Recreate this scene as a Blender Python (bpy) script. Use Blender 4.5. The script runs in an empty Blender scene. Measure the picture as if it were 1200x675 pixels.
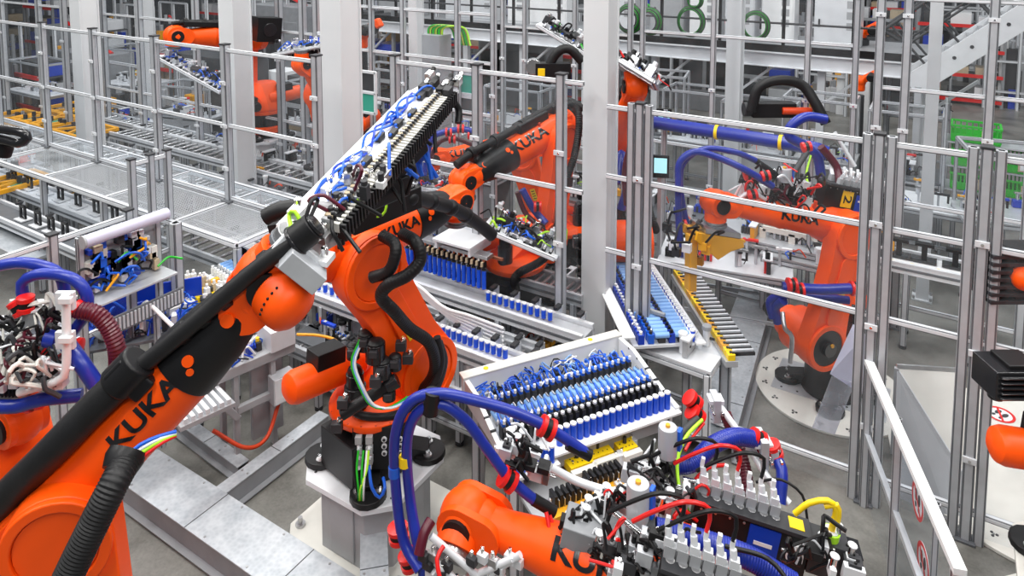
import bpy, bmesh, math, random
from mathutils import Vector, Matrix, noise
V = Vector
PI = math.pi
scn = bpy.context.scene
COL = scn.collection
rnd = random.Random(7)
# ------------------------------------------------------------------ camera geometry
CAM_H, FOC, YAW, PITCH = 4.8, 835.0, math.radians(31.9), math.radians(5)
Z = V((0, 0, 1))
FW = V((-math.sin(YAW), math.cos(YAW), 0)); RT = V((math.cos(YAW), math.sin(YAW), 0))
FC = FW*math.cos(PITCH) - Z*math.sin(PITCH); UC = Z*math.cos(PITCH) + FW*math.sin(PITCH)
CAM = V((0, 0, CAM_H))
def ray(px, py):
    d = FC + RT*((px-600)/FOC) - UC*((py-3)/FOC)
    return d/(d.dot(FW))
def at(px, py, d): return CAM + ray(px, py)*d                      # point at a forward distance
def ath(px, py, h):                                                # point at a height
    v = ray(px, py); return CAM + v*((h-CAM_H)/v.z)
def aty(px, py, y):
    v = ray(px, py); return CAM + v*(y/v.y)
def ptsd(*l): return [at(*p) for p in l]
# ------------------------------------------------------------------ materials
MATS = {}
def mat(name, col, rough=.5, metal=0., bump=0., bscale=40., var=0., vscale=6., coat=0., spec=.5, emit=None, estr=0.):
    m = bpy.data.materials.new(name); m.use_nodes = True
    nt = m.node_tree; b = nt.nodes['Principled BSDF']
    b.inputs['Base Color'].default_value = (*col, 1); b.inputs['Roughness'].default_value = rough
    b.inputs['Metallic'].default_value = metal; b.inputs['Coat Weight'].default_value = coat; b.inputs['Specular IOR Level'].default_value = spec
    if emit: b.inputs['Emission Color'].default_value = (*emit, 1); b.inputs['Emission Strength'].default_value = estr
    tc = nt.nodes.new('ShaderNodeTexCoord')
    if var:
        n = nt.nodes.new('ShaderNodeTexNoise'); n.inputs['Scale'].default_value = vscale; n.inputs['Detail'].default_value = 5
        r = nt.nodes.new('ShaderNodeMapRange'); r.inputs[1].default_value = .3; r.inputs[2].default_value = .7
        r.inputs[3].default_value = 1-var; r.inputs[4].default_value = 1+var
        x = nt.nodes.new('ShaderNodeVectorMath'); x.operation = 'SCALE'; x.inputs[0].default_value = col
        nt.links.new(tc.outputs['Object'], n.inputs['Vector']); nt.links.new(n.outputs['Fac'], r.inputs[0])
        nt.links.new(r.outputs[0], x.inputs['Scale']); nt.links.new(x.outputs[0], b.inputs['Base Color'])
    if bump:
        n = nt.nodes.new('ShaderNodeTexNoise'); n.inputs['Scale'].default_value = bscale
        bp = nt.nodes.new('ShaderNodeBump'); bp.inputs['Strength'].default_value = bump; bp.inputs['Distance'].default_value = .004
        nt.links.new(tc.outputs['Object'], n.inputs['Vector']); nt.links.new(n.outputs['Fac'], bp.inputs['Height'])
        nt.links.new(bp.outputs[0], b.inputs['Normal'])
    MATS[name] = m
    return m
def glass(name, col, alpha, rough=.05):
    m = bpy.data.materials.new(name); m.use_nodes = True; nt = m.node_tree; nt.nodes.clear()
    o = nt.nodes.new('ShaderNodeOutputMaterial'); mx = nt.nodes.new('ShaderNodeMixShader')
    tr = nt.nodes.new('ShaderNodeBsdfTransparent'); tr.inputs[0].default_value = (*col, 1)
    pb = nt.nodes.new('ShaderNodeBsdfPrincipled'); pb.inputs['Base Color'].default_value = (.75, .78, .8, 1); pb.inputs['Roughness'].default_value = rough
    n = nt.nodes.new('ShaderNodeTexNoise'); n.inputs['Scale'].default_value = 2.5; n.inputs['Detail'].default_value = 3
    tc = nt.nodes.new('ShaderNodeTexCoord'); nt.links.new(tc.outputs['Object'], n.inputs['Vector'])
    r = nt.nodes.new('ShaderNodeMapRange'); r.inputs[1].default_value = .35; r.inputs[2].default_value = .7
    r.inputs[3].default_value = alpha*.5; r.inputs[4].default_value = alpha*1.6
    nt.links.new(n.outputs['Fac'], r.inputs[0]); nt.links.new(r.outputs[0], mx.inputs[0])
    nt.links.new(tr.outputs[0], mx.inputs[1]); nt.links.new(pb.outputs[0], mx.inputs[2]); nt.links.new(mx.outputs[0], o.inputs[0])
    MATS[name] = m; return m
mat('orange', (.98, .092, .002), .42, bump=.05, bscale=160, var=.05, vscale=4, spec=.3)
mat('orange_dark', (.62, .05, .006), .45, var=.08)
mat('black', (.008, .008, .009), .42, spec=.3, bump=.1, bscale=90, var=.2)
mat('rubber', (.009, .009, .010), .48, spec=.35, bump=.15, bscale=60, var=.25)
mat('gloss_black', (.012, .012, .014), .2)
mat('charcoal', (.026, .027, .031), .55, var=.15)
mat('alu', (.52, .54, .57), .38, .35, var=.06, vscale=9)
mat('alu_light', (.74, .76, .79), .4, .2, var=.05)
mat('alu_dark', (.16, .17, .185), .42, .4, var=.12)
mat('chrome', (.8, .8, .8), .14, 1.)
mat('steel', (.5, .5, .51), .3, .9, var=.1, vscale=14)
mat('white', (.80, .81, .82), .42, var=.03)
mat('offwhite', (.70, .69, .64), .5, var=.05)
mat('column', (.66, .675, .69), .5, var=.03, vscale=2)
mat('grey', (.36, .37, .385), .5, var=.06)
mat('midgrey', (.24, .25, .265), .5, var=.1)
mat('darkgrey', (.04, .042, .047), .55, var=.2)
mat('blue', (.006, .045, .45), .3, var=.08)
mat('hose_blue', (.010, .026, .28), .32, var=.1, vscale=12)
mat('cell_blue', (.003, .07, .62), .3)
mat('air_blue', (.01, .11, .62), .35)
mat('light_blue', (.22, .42, .78), .4)
mat('red', (.72, .012, .01), .35)
mat('burgundy', (.09, .006, .018), .35, var=.15)
mat('yellow', (.90, .62, .005), .4, var=.04)
mat('amber', (.78, .36, .01), .42, var=.06)
mat('lime', (.45, .85, .03), .4)
mat('green', (.015, .42, .02), .4, var=.08)
mat('cable_green', (.008, .16, .012), .4)
mat('teal', (.04, .35, .25), .4)
mat('copper', (.5, .17, .09), .35, .6, var=.15)
mat('tan', (.50, .40, .27), .5, var=.1)
mat('lavender', (.55, .55, .68), .4, var=.05)
mat('screen', (.3, .6, .65), .3, emit=(.45, .85, .9), estr=.8)
glass('acrylic', (.955, .965, .975), .022)
glass('acrylic_haze', (.93, .95, .97), .16)
glass('clear_tube', (.9, .9, .98), .4, .1)
def special():
    # concrete
    m = mat('concrete', (.27, .265, .25), .38); nt = m.node_tree; b = nt.nodes['Principled BSDF']
    tc = nt.nodes.new('ShaderNodeTexCoord')
    n = nt.nodes.new('ShaderNodeTexNoise'); n.inputs['Scale'].default_value = 1.7; n.inputs['Detail'].default_value = 9; n.inputs['Distortion'].default_value = .6
    n2 = nt.nodes.new('ShaderNodeTexNoise'); n2.inputs['Scale'].default_value = 45; n2.inputs['Detail'].default_value = 4
    a = nt.nodes.new('ShaderNodeMath'); a.operation = 'MULTIPLY_ADD'; a.inputs[1].default_value = .25
    cr = nt.nodes.new('ShaderNodeValToRGB'); e = cr.color_ramp.elements
    e[0].position = .4; e[0].color = (.085, .083, .074, 1); e[1].position = .78; e[1].color = (.24, .235, .215, 1)
    for x in (n, n2): nt.links.new(tc.outputs['Object'], x.inputs['Vector'])
    nt.links.new(n2.outputs['Fac'], a.inputs[0]); nt.links.new(n.outputs['Fac'], a.inputs[2]); nt.links.new(a.outputs[0], cr.inputs[0])
    nt.links.new(cr.outputs[0], b.inputs['Base Color'])
    # galvanised sheet
    m = mat('galv', (.5, .53, .56), .38, .45); nt = m.node_tree; b = nt.nodes['Principled BSDF']
    tc = nt.nodes.new('ShaderNodeTexCoord')
    v = nt.nodes.new('ShaderNodeTexVoronoi'); v.inputs['Scale'].default_value = 30
    n = nt.nodes.new('ShaderNodeTexNoise'); n.inputs['Scale'].default_value = 5; n.inputs['Detail'].default_value = 5
    mx = nt.nodes.new('ShaderNodeMix'); mx.data_type = 'FLOAT'; mx.inputs[0].default_value = .75
    cr = nt.nodes.new('ShaderNodeValToRGB'); e = cr.color_ramp.elements
    e[0].position = .25; e[0].color = (.38, .42, .46, 1); e[1].position = .75; e[1].color = (.66, .69, .72, 1)
    for x in (n, v): nt.links.new(tc.outputs['Object'], x.inputs['Vector'])
    nt.links.new(v.outputs['Distance'], mx.inputs[2]); nt.links.new(n.outputs['Fac'], mx.inputs[3]); nt.links.new(mx.outputs[0], cr.inputs[0])
    nt.links.new(cr.outputs[0], b.inputs['Base Color'])
    # ribbed hose materials: thin rings come from geometry; braid from wave
    # far wall
    m = mat('hall', (.05, .055, .065), .7, var=.35, vscale=.6)
special()
def M(n): return MATS[n]
# ------------------------------------------------------------------ mesh builder
def basis(d, up=Z):
    d = d.normalized()
    if abs(d.dot(up)) > .98: up = V((1, 0, 0)) if abs(d.x) < .9 else V((0, 1, 0))
    a = up.cross(d).normalized(); b = d.cross(a).normalized()
    return a, b, d
class MB:
    def __init__(s): s.v = []; s.f = []; s.m = []; s.ms = []
    def _mi(s, m):
        if m not in s.ms: s.ms.append(m)
        return s.ms.index(m)
    def add(s, vs, fs, m):
        k = len(s.v); s.v += [V(p) for p in vs]; mi = s._mi(m)
        for f in fs: s.f.append([i+k for i in f]); s.m.append(mi)
    def box(s, c, sx, sy, sz, m, ax=None):
        """box centred at c, full sizes; ax = (x,y,z) unit axes"""
        X, Y, W = ax if ax else (V((1, 0, 0)), V((0, 1, 0)), Z)
        c = V(c); vs = [c + X*(sx/2*i) + Y*(sy/2*j) + W*(sz/2*k) for i in (-1, 1) for j in (-1, 1) for k in (-1, 1)]
        s.add(vs, [(0, 1, 3, 2), (4, 6, 7, 5), (0, 4, 5, 1), (2, 3, 7, 6), (0, 2, 6, 4), (1, 5, 7, 3)], m); return s
    def bar(s, p, q, w, h, m, up=Z):
        p = V(p); q = V(q); d = q-p; a, b, d_ = basis(d, up)
        s.box((p+q)/2, w, h, d.length, m, (a, b, d_)); return s
    def cyl(s, p, q, r, m, r2=None, n=16, cap=True):
        p = V(p); q = V(q); r2 = r if r2 is None else r2; a, b, d = basis(q-p)
        vs = []
        for c, R in ((p, r), (q, r2)):
            for i in range(n): t = 2*PI*i/n; vs.append(c + a*(R*math.cos(t)) + b*(R*math.sin(t)))
        fs = [(i, (i+1) % n, n+(i+1) % n, n+i) for i in range(n)]
        if cap: fs += [tuple(reversed(range(n))), tuple(range(n, 2*n))]
        s.add(vs, fs, m); return s
    def lathe(s, o, d, prof, m, n=28, ref=None, sq=(1, 1)):
        """prof: list of (distance along d, radius)"""
        a, b, d = basis(d, ref or Z); o = V(o); vs = []; k = len(prof)
        for t, R in prof:
            for i in range(n): g = 2*PI*i/n; vs.append(o + d*t + a*(R*sq[0]*math.cos(g)) + b*(R*sq[1]*math.sin(g)))
        fs = [(j*n+i, j*n+(i+1) % n, (j+1)*n+(i+1) % n, (j+1)*n+i) for j in range(k-1) for i in range(n)]
        fs += [tuple(reversed(range(n))), tuple(range((k-1)*n, k*n))]
        s.add(vs, fs, m); return s
    def sph(s, c, r, m, n=16, sc=(1, 1, 1)):
        vs = [V(c)+V((0, 0, r*sc[2]))]; h = n//2
        for j in range(1, h):
            for i in range(n):
                t = PI*j/h; g = 2*PI*i/n
                vs.append(V(c) + V((r*sc[0]*math.sin(t)*math.cos(g), r*sc[1]*math.sin(t)*math.sin(g), r*sc[2]*math.cos(t))))
        vs.append(V(c)-V((0, 0, r*sc[2]))); e = len(vs)-1
        fs = [(0, 1+i, 1+(i+1) % n) for i in range(n)]
        for j in range(h-2):
            for i in range(n): a = 1+j*n; fs.append((a+i, a+n+i, a+n+(i+1) % n, a+(i+1) % n))
        a = 1+(h-2)*n; fs += [(a+i, e, a+(i+1) % n) for i in range(n)]
        s.add(vs, fs, m); return s
    def tube(s, pts, r, m, n=10, ribs=0, amp=.12, seg=.035, closed=False):
        P = smooth(pts, seg if not ribs else ribs/4)
        if len(P) < 2: return s
        rad = r; a = None; rings = []
        for i, p in enumerate(P):
            d = (P[min(i+1, len(P)-1)] - P[max(i-1, 0)])
            if d.length < 1e-9: d = Z
            d = d.normalized()
            if a is None: a, b, _ = basis(d)
            else:
                a = (a - d*a.dot(d)).normalized()
            b = d.cross(a)
            R = rad*(1+amp*math.cos(i*PI/2)) if ribs else rad
            rings.append([p + a*(R*math.cos(2*PI*k/n)) + b*(R*math.sin(2*PI*k/n)) for k in range(n)])
        vs = [v for g in rings for v in g]
        fs = [(j*n+i, j*n+(i+1) % n, (j+1)*n+(i+1) % n, (j+1)*n+i) for j in range(len(rings)-1) for i in range(n)]
        fs += [tuple(reversed(range(n))), tuple(range((len(rings)-1)*n, len(rings)*n))]
        s.add(vs, fs, m); return s
    def prism(s, poly, ax, t0, t1, m):
        """poly: world points in a plane, extruded along ax from t0 to t1"""
        n = len(poly); vs = [V(p)+ax*t0 for p in poly] + [V(p)+ax*t1 for p in poly]
        s.add(vs, [tuple(reversed(range(n))), tuple(range(n, 2*n))] + [(i, (i+1) % n, n+(i+1) % n, n+i) for i in range(n)], m); return s
    def ring(s, c, d, ro, ri, t, m, n=28):
        a, b, d = basis(d); c = V(c); vs = []
        for (h, R) in ((0, ro), (t, ro), (t, ri), (0, ri)):
            for i in range(n): g = 2*PI*i/n; vs.append(c+d*h + a*(R*math.cos(g)) + b*(R*math.sin(g)))
        s.add(vs, [(j*n+i, j*n+(i+1) % n, ((j+1) % 4)*n+(i+1) % n, ((j+1) % 4)*n+i) for j in range(4) for i in range(n)], m); return s
    def build(s, name, parent=None, bevel=0., kind=None, label=None, loc=None):
        """links the shapes as ONE mesh object, vertices relative to the parent's place"""
        if loc is None and not parent:
            loc = V(((min(v.x for v in s.v)+max(v.x for v in s.v))/2, (min(v.y for v in s.v)+max(v.y for v in s.v))/2, min(v.z for v in s.v)))
        o0 = V(loc) if loc is not None else parent_loc(parent)
        me = bpy.data.meshes.new(name); me.from_pydata([tuple(v-o0) for v in s.v], [], s.f)
        for x in s.ms: me.materials.append(M(x))
        me.polygons.foreach_set('material_index', s.m); me.polygons.foreach_set('use_smooth', [True]*len(s.f))
        bm = bmesh.new(); bm.from_mesh(me); bmesh.ops.recalc_face_normals(bm, faces=bm.faces); bm.to_mesh(me); bm.free()
        me.set_sharp_from_angle(angle=math.radians(38))
        ob = bpy.data.objects.new(name, me); COL.objects.link(ob)
        if parent: ob.parent = parent
        elif loc is not None: ob.location = o0
        if bevel:
            md = ob.modifiers.new('bevel', 'BEVEL'); md.width = bevel; md.segments = 2; md.limit_method = 'ANGLE'; md.angle_limit = math.radians(40)
            md.harden_normals = True
        if kind: ob['kind'] = kind
        if label: ob['label'] = label
        return ob
def parent_loc(p):
    l = V((0, 0, 0))
    while p: l = l + p.location; p = p.parent
    return l
def smooth(pts, seg):
    P = [V(p) for p in pts]
    if len(P) == 2:
        n = max(1, int((P[1]-P[0]).length/seg)); return [P[0].lerp(P[1], i/n) for i in range(n+1)]
    Q = [P[0]*2-P[1]] + P + [P[-1]*2-P[-2]]; out = []
    for i in range(1, len(Q)-2):
        a, b, c, d = Q[i-1:i+3]; n = max(2, int((c-b).length/seg))
        for k in range(n):
            t = k/n; out.append(.5*((2*b) + (c-a)*t + (2*a-5*b+4*c-d)*t*t + (3*b-a-3*c+d)*t**3))
    out.append(P[-1]); return out
def thing(name, label, cat, loc=(0, 0, 0), group=None):
    o = bpy.data.objects.new(name, None); COL.objects.link(o); o.location = V(loc); o.empty_display_size = .1
    return tag(o, label, cat, group)
def tag(o, label, cat, group=None):
    o['label'] = label; o['category'] = cat
    if group: o['group'] = group
    return o
def copy_thing(root, delta, label, group=None):
    r = root.copy(); COL.objects.link(r); r.location = root.location + V(delta); r['label'] = label
    if group: r['group'] = group
    for ch in list(root.children):
        c = ch.copy(); COL.objects.link(c); c.parent = r
        for g in list(ch.children):
            e = g.copy(); COL.objects.link(e); e.parent = c
    return r
def text_mesh(txt, size, bold=.012, sx=1.25):
    """lettering outline as triangles, local xy, centred"""
    cu = bpy.data.curves.new('t', 'FONT'); cu.body = txt; cu.size = size; cu.offset = bold*size; cu.align_x = 'CENTER'; cu.align_y = 'CENTER'
    ob = bpy.data.objects.new('t', cu); COL.objects.link(ob)
    dg = bpy.context.evaluated_depsgraph_get(); dg.update(); me = bpy.data.meshes.new_from_object(ob.evaluated_get(dg))
    bm = bmesh.new(); bm.from_mesh(me); bmesh.ops.triangulate(bm, faces=bm.faces)
    for _ in range(6):
        le = [e for e in bm.edges if e.calc_length() > size*.12]
        if le: bmesh.ops.subdivide_edges(bm, edges=le, cuts=1); bmesh.ops.triangulate(bm, faces=bm.faces)
    vs = [(v.co.x*sx, v.co.y) for v in bm.verts]; bm.verts.index_update()
    fs = [tuple(v.index for v in f.verts) for f in bm.faces]; bm.free()
    bpy.data.objects.remove(ob); bpy.data.meshes.remove(me); bpy.data.curves.remove(cu)
    return vs, fs
def flat_text(txt, size, c, xd, yd, m, parent, name='lettering', off=.002, sx=1.25, bold=.012):
    vs, fs = text_mesh(txt, size, bold, sx); xd = xd.normalized(); yd = yd.normalized(); n = xd.cross(yd)
    b = MB(); b.add([V(c) + xd*x + yd*y + n*off for x, y in vs], fs, m); return b.build(name, parent)
mat('cable_green', (.008, .16, .012), .4)
# ------------------------------------------------------------------ six-axis robot
def hull_outline(c1, r1, c2, r2, a, b, waist=0., n=18):
    """2-D outline around two circles; c in world, a = along, b = across"""
    pts = []
    for i in range(n+1):
        t = PI/2 + PI*i/n; pts.append(c1 + a*(r1*math.cos(t)) + b*(r1*math.sin(t)))
    L = (c2-c1).length
    for k in (.3, .5, .7): pts.append(c1 + a*(L*k) - b*((r1+(r2-r1)*k)*(1-waist)))
    for i in range(n+1):
        t = -PI/2 + PI*i/n; pts.append(c2 + a*(r2*math.cos(t)) + b*(r2*math.sin(t)))
    for k in (.7, .5, .3): pts.append(c1 + a*(L*k) + b*((r1+(r2-r1)*k)*(1-waist)))
    return pts
def robot(label, B, S, E, W, flange=None, side=1, style='short', text=None, tdir=1, group=None, loops=True, base=True,
          pack=True, k=1.0, tphi=.9, recess='black', tpos=None, rear=True, fk=1.0, wk=1.0, lift=None, lk=1.0, sf=.52):
    """B base centre, S shoulder, E elbow, W wrist points; side: +1 = link arm left of the arm plane"""
    B, S, E, W = V(B), V(S), V(E), V(W)
    h = W-S; h.z = 0
    if h.length < .3: h = (S-B); h.z = 0
    u = V((S.x-B.x, S.y-B.y, 0)); u = u.normalized() if u.length > .05 else h.normalized()
    w = Z.cross(u)
    D = (W-E); L3 = D.length; D = D.normalized()
    wf = (w - D*w.dot(D)).normalized(); T = D.cross(wf)
    flip = T.z < -.2
    if flip: wf = -wf; T = -T
    m_ = (E-S).normalized(); wl = (w - m_*w.dot(m_)).normalized(); nn = wl.cross(m_)
    root = thing('industrial_robot', label, 'robot', B, group)
    sd = side; sa = -sd if flip else sd
    # ---- base casting
    if base:
        b = MB()
        b.lathe(B, Z, [(0, .30), (.05, .30), (.10, .27), (.34, .26), (.40, .30), (.44, .30)], 'black', 32)
        for i in (-1, 1):
            for j in (-1, 1):
                c = B + u*(.30*i) + w*(.30*j)
                b.prism([c + u*(.14*math.cos(t))+w*(.14*math.sin(t)) for t in [2*PI*q/14 for q in range(14)]], Z, 0, .05, 'black')
                b.bar(B+u*.1*i+w*.1*j+Z*.1, c+Z*.04, .16, .10, 'black')
        b.box(B-u*.28+Z*.2, .18, .42, .34, 'black', (u, w, Z))
        b.build('base', root, .008)
        for i in (-1, 1):
            for j in (-1, 1):
                for q in (-.055, .055):
                    g = MB(); c = B + u*(.30*i+q*j) + w*(.30*j-q*i) + Z*.05; g.cyl(c, c+Z*.012, .034, 'steel', n=14); g.cyl(c+Z*.012, c+Z*.04, .019, 'chrome', n=6); g.build('anchor_bolt', root)
    # ---- turret
    b = MB()
    b.lathe(B, Z, [(.44, .345), (.465, .36), (.50, .36), (.53, .33), (.56, .30)], 'orange', 36)
    for i in range(20):
        t = 2*PI*i/20; c = B+u*(.345*math.cos(t))+w*(.345*math.sin(t))+Z*.50; b.cyl(c, c+Z*.012, .012, 'orange_dark', n=6)
    b.cyl(S - w*.16*sd, S + w*.10*sd, .235, 'orange', n=32)
    b.cyl(S - w*.30*sd, S - w*.16*sd, .17, 'orange', n=28)
    lo = B + Z*.5
    b.prism([lo+u*.30, lo-u*.30, S-u*.26-Z*.02, S-u*.12+Z*.16, S+u*.10+Z*.16, S+u*.22-Z*.04], w*sd, -.17, .08, 'orange')
    b.prism([lo+u*.22, lo-u*.22, S-u*.18-Z*.02, S+u*.15-Z*.05], w*sd, -.27, -.15, 'orange')
    b.build('rotating_column', root, .012)
    g = MB()
    q = B - u*.22 + w*.05*sd
    g.cyl(q+Z*.5, q+Z*.74, .085, 'gloss_black', n=20); g.cyl(q+Z*.74, q+Z*.84, .07, 'gloss_black', n=20); g.sph(q+Z*.85, .06, 'gloss_black', 14)
    g.build('base_motor', root, .005)
    g = MB(); q = S - w*.30*sd
    g.cyl(q, q-w*.24*sd, .09, 'black', n=20); g.cyl(q-w*.24*sd, q-w*.30*sd, .075, 'gloss_black', n=20)
    g.box(q-w*.12*sd+Z*.11, .1, .14, .08, 'black', (u, w, Z)); g.build('shoulder_motor', root, .006)
    # counterbalance
    g = MB(); c0 = S - u*.10 - w*.23*sd + Z*.02; c1 = B - u*.62 + Z*.78 - w*.23*sd
    dd = (c1-c0).normalized(); ln = (c1-c0).length
    g.lathe(c0, dd, [(ln*.25, .10), (ln*.28, .125), (ln*.95, .125), (ln, .11), (ln+.03, .06)], 'orange', 26)
    cb = g.build('counterbalance', root, .004)
    g = MB(); g.cyl(c0, c0+dd*ln*.3, .035, 'steel', n=14); g.cyl(c0-w*.04, c0+w*.04, .06, 'black', n=18); g.build('piston_rod', cb)
    g = MB(); bc = c0+dd*ln*.62 + Z*.15; g.box(bc, .26, .17, .14, 'black', (dd, w, dd.cross(w))); g.build('junction_box', cb, .008)
    # ---- link arm
    b = MB(); rs, re = .245*lk, .235*lk
    out = hull_outline(S, rs, E, re, m_, nn, .17)
    t0, t1 = (.10, .27) if sd > 0 else (-.27, -.10)
    b.prism(out, wl, t0, t1, 'orange')
    o2 = hull_outline(S + m_*.30, .10, E - m_*.30, .09, m_, nn, 0)
    tt = (t1, t1+.022) if sd > 0 else (t0-.022, t0)
    b.prism(o2, wl, tt[0], tt[1], 'orange')
    ox = wl*(t1 if sd > 0 else t0)
    for c, R in ((S, rs), (E, re)):
        b.ring(c+ox-wl*.005*sd, wl*sd, R*.98, R*.76, .035, 'orange', 36)
    la = b.build('link_arm', root, .01)
    g = MB(); g.cyl(S+ox, S+ox+wl*.018*sd, rs*.74, recess if recess else 'orange_dark', n=32)
    if recess == 'black':
        g.cyl(S+ox, S+ox+wl*.06*sd, rs*.30, 'gloss_black', n=20); g.cyl(S+ox+m_*.05, S+ox+m_*.05+wl*.07*sd, .02, 'amber', n=8)
    g.build('shoulder_cover', la)
    g = MB(); g.cyl(E+ox, E+ox+wl*.014*sd, re*.74, 'orange', n=32)
    g.build('elbow_cover', la)
    g = MB(); c = (S*.55+E*.45) + ox + wl*.024*sd; g.box(c, .07, .19, .004, 'yellow', (nn, m_, wl))
    for q in (-.06, -.02, .02, .06): g.box(c+m_*q+wl*.002*sd, .045, .012, .003, 'black', (nn, m_, wl))
    g.build('warning_sticker', la)
    # ---- forearm
    b = MB()
    b.cyl(E - wf*.20, E + wf*.11, .20, 'orange', n=32)
    lf = lift if lift is not None else (.10 if style == 'long' else .04)
    o = E + T*lf
    if style == 'long':
        s1 = L3*sf
        prof = [(-.36, .13), (-.34, .17), (-.20, .20), (.12, .20), (.22, .185), (s1-.04, .178), (s1, .175)]
    else:
        s1 = L3*.86
        prof = [(-.36, .13), (-.34, .165), (-.2, .19), (.16, .19), (.32, .155), (L3*.45, .135), (L3*.48, .145), (L3*.51, .135), (s1-.1, .10), (s1, .095)]
    prof = [(a_, r_*fk) for a_, r_ in prof]
    b.lathe(o, D, prof, 'orange', 34, T)
    b.box(o - D*.12 - T*.02, .30, .34, .32, 'orange', (D, wf, T))
    for q in (-.07, .07):
        b.cyl(o+D*(s1*.3)+wf*q+T*.12, o+D*(s1*.3)+wf*q+T*.21, .02, 'orange_dark', n=8)
    fa = b.build('forearm', root, .014)
    if style == 'long':
        g = MB(); e1 = L3*.90
        g.lathe(o, D, [(s1-.03, .185), (s1, .186), (s1+(e1-s1)*.5, .168), (e1-.06, .135), (e1-.01, .115), (e1, .10)], 'black', 34, T)
        cv = g.build('arm_cover', root, .004)
        g = MB()
        for s_, ph, R in ((s1+.09, -.12, .028), (s1+.06, .12, .018), (s1+(e1-s1)*.8, -.1, .034)):
            rr = .178-max(0, s_-s1-.1)*.14
            nrm = (T*math.cos(tphi+ph)+wf*sa*math.sin(tphi+ph)); p = o+D*s_+nrm*(rr-.012)
            g.cyl(p, p+nrm*.018, R, 'orange', n=14)
        g.build('access_plug', cv)
    # rear motors
    if rear:
        for i, (q, r_) in enumerate(((-.10, -.06), (.10, -.06), (0, .09))):
            g = MB(); p = o + wf*q + T*r_
            g.cyl(p-D*.34, p-D*.52, .066, 'black', n=18)
            for z_ in range(4): g.cyl(p-D*(.53+.022*z_), p-D*(.54+.022*z_), .07, 'gloss_black', n=18)
            g.cyl(p-D*.52, p-D*.62, .058, 'gloss_black', n=18)
            g.box(p-D*.44+T*.07, .09, .06, .05, 'black', (D, wf, T)); g.build('arm_motor', root, .005)
    # ---- wrist
    Fd = V(flange).normalized() if flange is not None else -T
    b = MB()
    r0 = .135 if style == 'long' else .105
    st = L3*.90 if style == 'long' else s1
    b.lathe(o, D, [(st-.05, r0*.9), (st, r0), (L3-.12, .125), (L3-.06, .12)], 'orange', 28, T)
    Wc = W + T*lf
    for q in (-1, 1):
        oo = hull_outline(Wc-D*.14, .10*wk, Wc, .115*wk, D, T, 0, 10)
        b.prism(oo, wf, .085*q*wk-.025, .085*q*wk+.025, 'orange')
    b.sph(Wc, .135*wk, 'orange', 24)
    b.cyl(Wc, Wc+Fd*.17, .105*wk, 'orange', n=28)
    for i in range(10):
        t = 2*PI*i/10; a, c_, _ = basis(Fd); p = Wc+Fd*.165+a*(.09*math.cos(t))+c_*(.09*math.sin(t)); b.cyl(p, p+Fd*.01, .008, 'orange_dark', n=6)
    wr = b.build('wrist', root, .006)
    for q in (-1, 1): g = MB(); g.cyl(Wc+wf*(.11*q*wk), Wc+wf*(.122*q*wk)+wf*(.012*q), .072*wk, 'black', n=24); g.build('wrist_cap', wr)
    g = MB(); g.cyl(Wc+Fd*.17, Wc+Fd*.20, .085, 'steel', n=24); g.cyl(Wc+Fd*.20, Wc+Fd*.225, .11, 'alu_dark', n=24); g.build('mounting_flange', root, .003)
    # ---- energy tube on the arm
    if pack:
        g = MB(); top = [o-D*.55+T*.10+wf*.1*sa, o-D*.40+T*.24, o-D*.1+T*.27, o+D*(L3*.4)+T*.245, o+D*(L3*.85)+T*.235, Wc+D*.06+T*.20]
        g.tube(top, .046, 'rubber', 14, ribs=.02, amp=.06)
        hz = g.build('energy_tube', root)
        g = MB()
        for s_ in (-.1, L3*.3, L3*.62, L3*.88):
            c = o+D*s_+T*.245; g.cyl(c-D*.03, c+D*.03, .066, 'black', n=18); g.box(c-T*.06, .05, .10, .07, 'black', (D, wf, T))
        g.build('tube_clamp', hz, .003)
        g = MB(); g.box(o+D*.28+T*.235, .50, .14, .11, 'black', (D, wf, T)); g.build('tube_tray', root, .02)
    if loops:
        g = MB(); k_ = wl*sd
        g.tube([B-u*.25+k_*.25+Z*.3, B-u*.42+k_*.42+Z*.6, S-u*.30+k_*.44, S+m_*.35-nn*.05+k_*.35, S+m_*.75+k_*.34, E-m_*.12+k_*.40, E+k_*.36+T*.2-D*.15, o-D*.28+k_*.2+T*.26, o-D*.1+T*.27], .042, 'rubber', 14, ribs=.022, amp=.08)
        hz = g.build('cable_hose', root)
        g = MB(); c = S+m_*.72+k_*.33; g.box(c, .13, .11, .12, 'black', (nn, m_, wl)); g.build('hose_bracket', hz, .01)
        g = MB()
        g.tube([B-u*.2-k_*.3+Z*.4, B-u*.45-k_*.35+Z*.65, S-u*.28-k_*.38, S-k_*.42+Z*.05], .02, 'rubber'); g.build('motor_cable', root)
    if text:
        size = .15*k; vs, fs = text_mesh(text, size, .03, 1.22)
        e = D*tdir; s0 = tpos if tpos is not None else (s1*.56 if style == 'long' else L3*.30)
        R = (.1795 if style == 'long' else .160); vv = []
        for x, y in vs:
            s_ = s0 + x*tdir
            # radius of the lathe there
            rr = .1
            for (pa_, ra), (pb_, rb) in zip(prof, prof[1:]):
                if pa_ <= s_ <= pb_: rr = ra+(rb-ra)*(s_-pa_)/max(1e-6, pb_-pa_)
            sgn = tdir*sa
            ph = tphi + sgn*y/rr
            nrm = T*math.cos(ph)+wf*sa*math.sin(ph); vv.append(o + D*s_ + nrm*(rr+.005))
        g = MB(); g.add(vv, fs, 'gloss_black'); g.build('lettering', fa)
    root['_f'] = 0; del root['_f']
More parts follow.
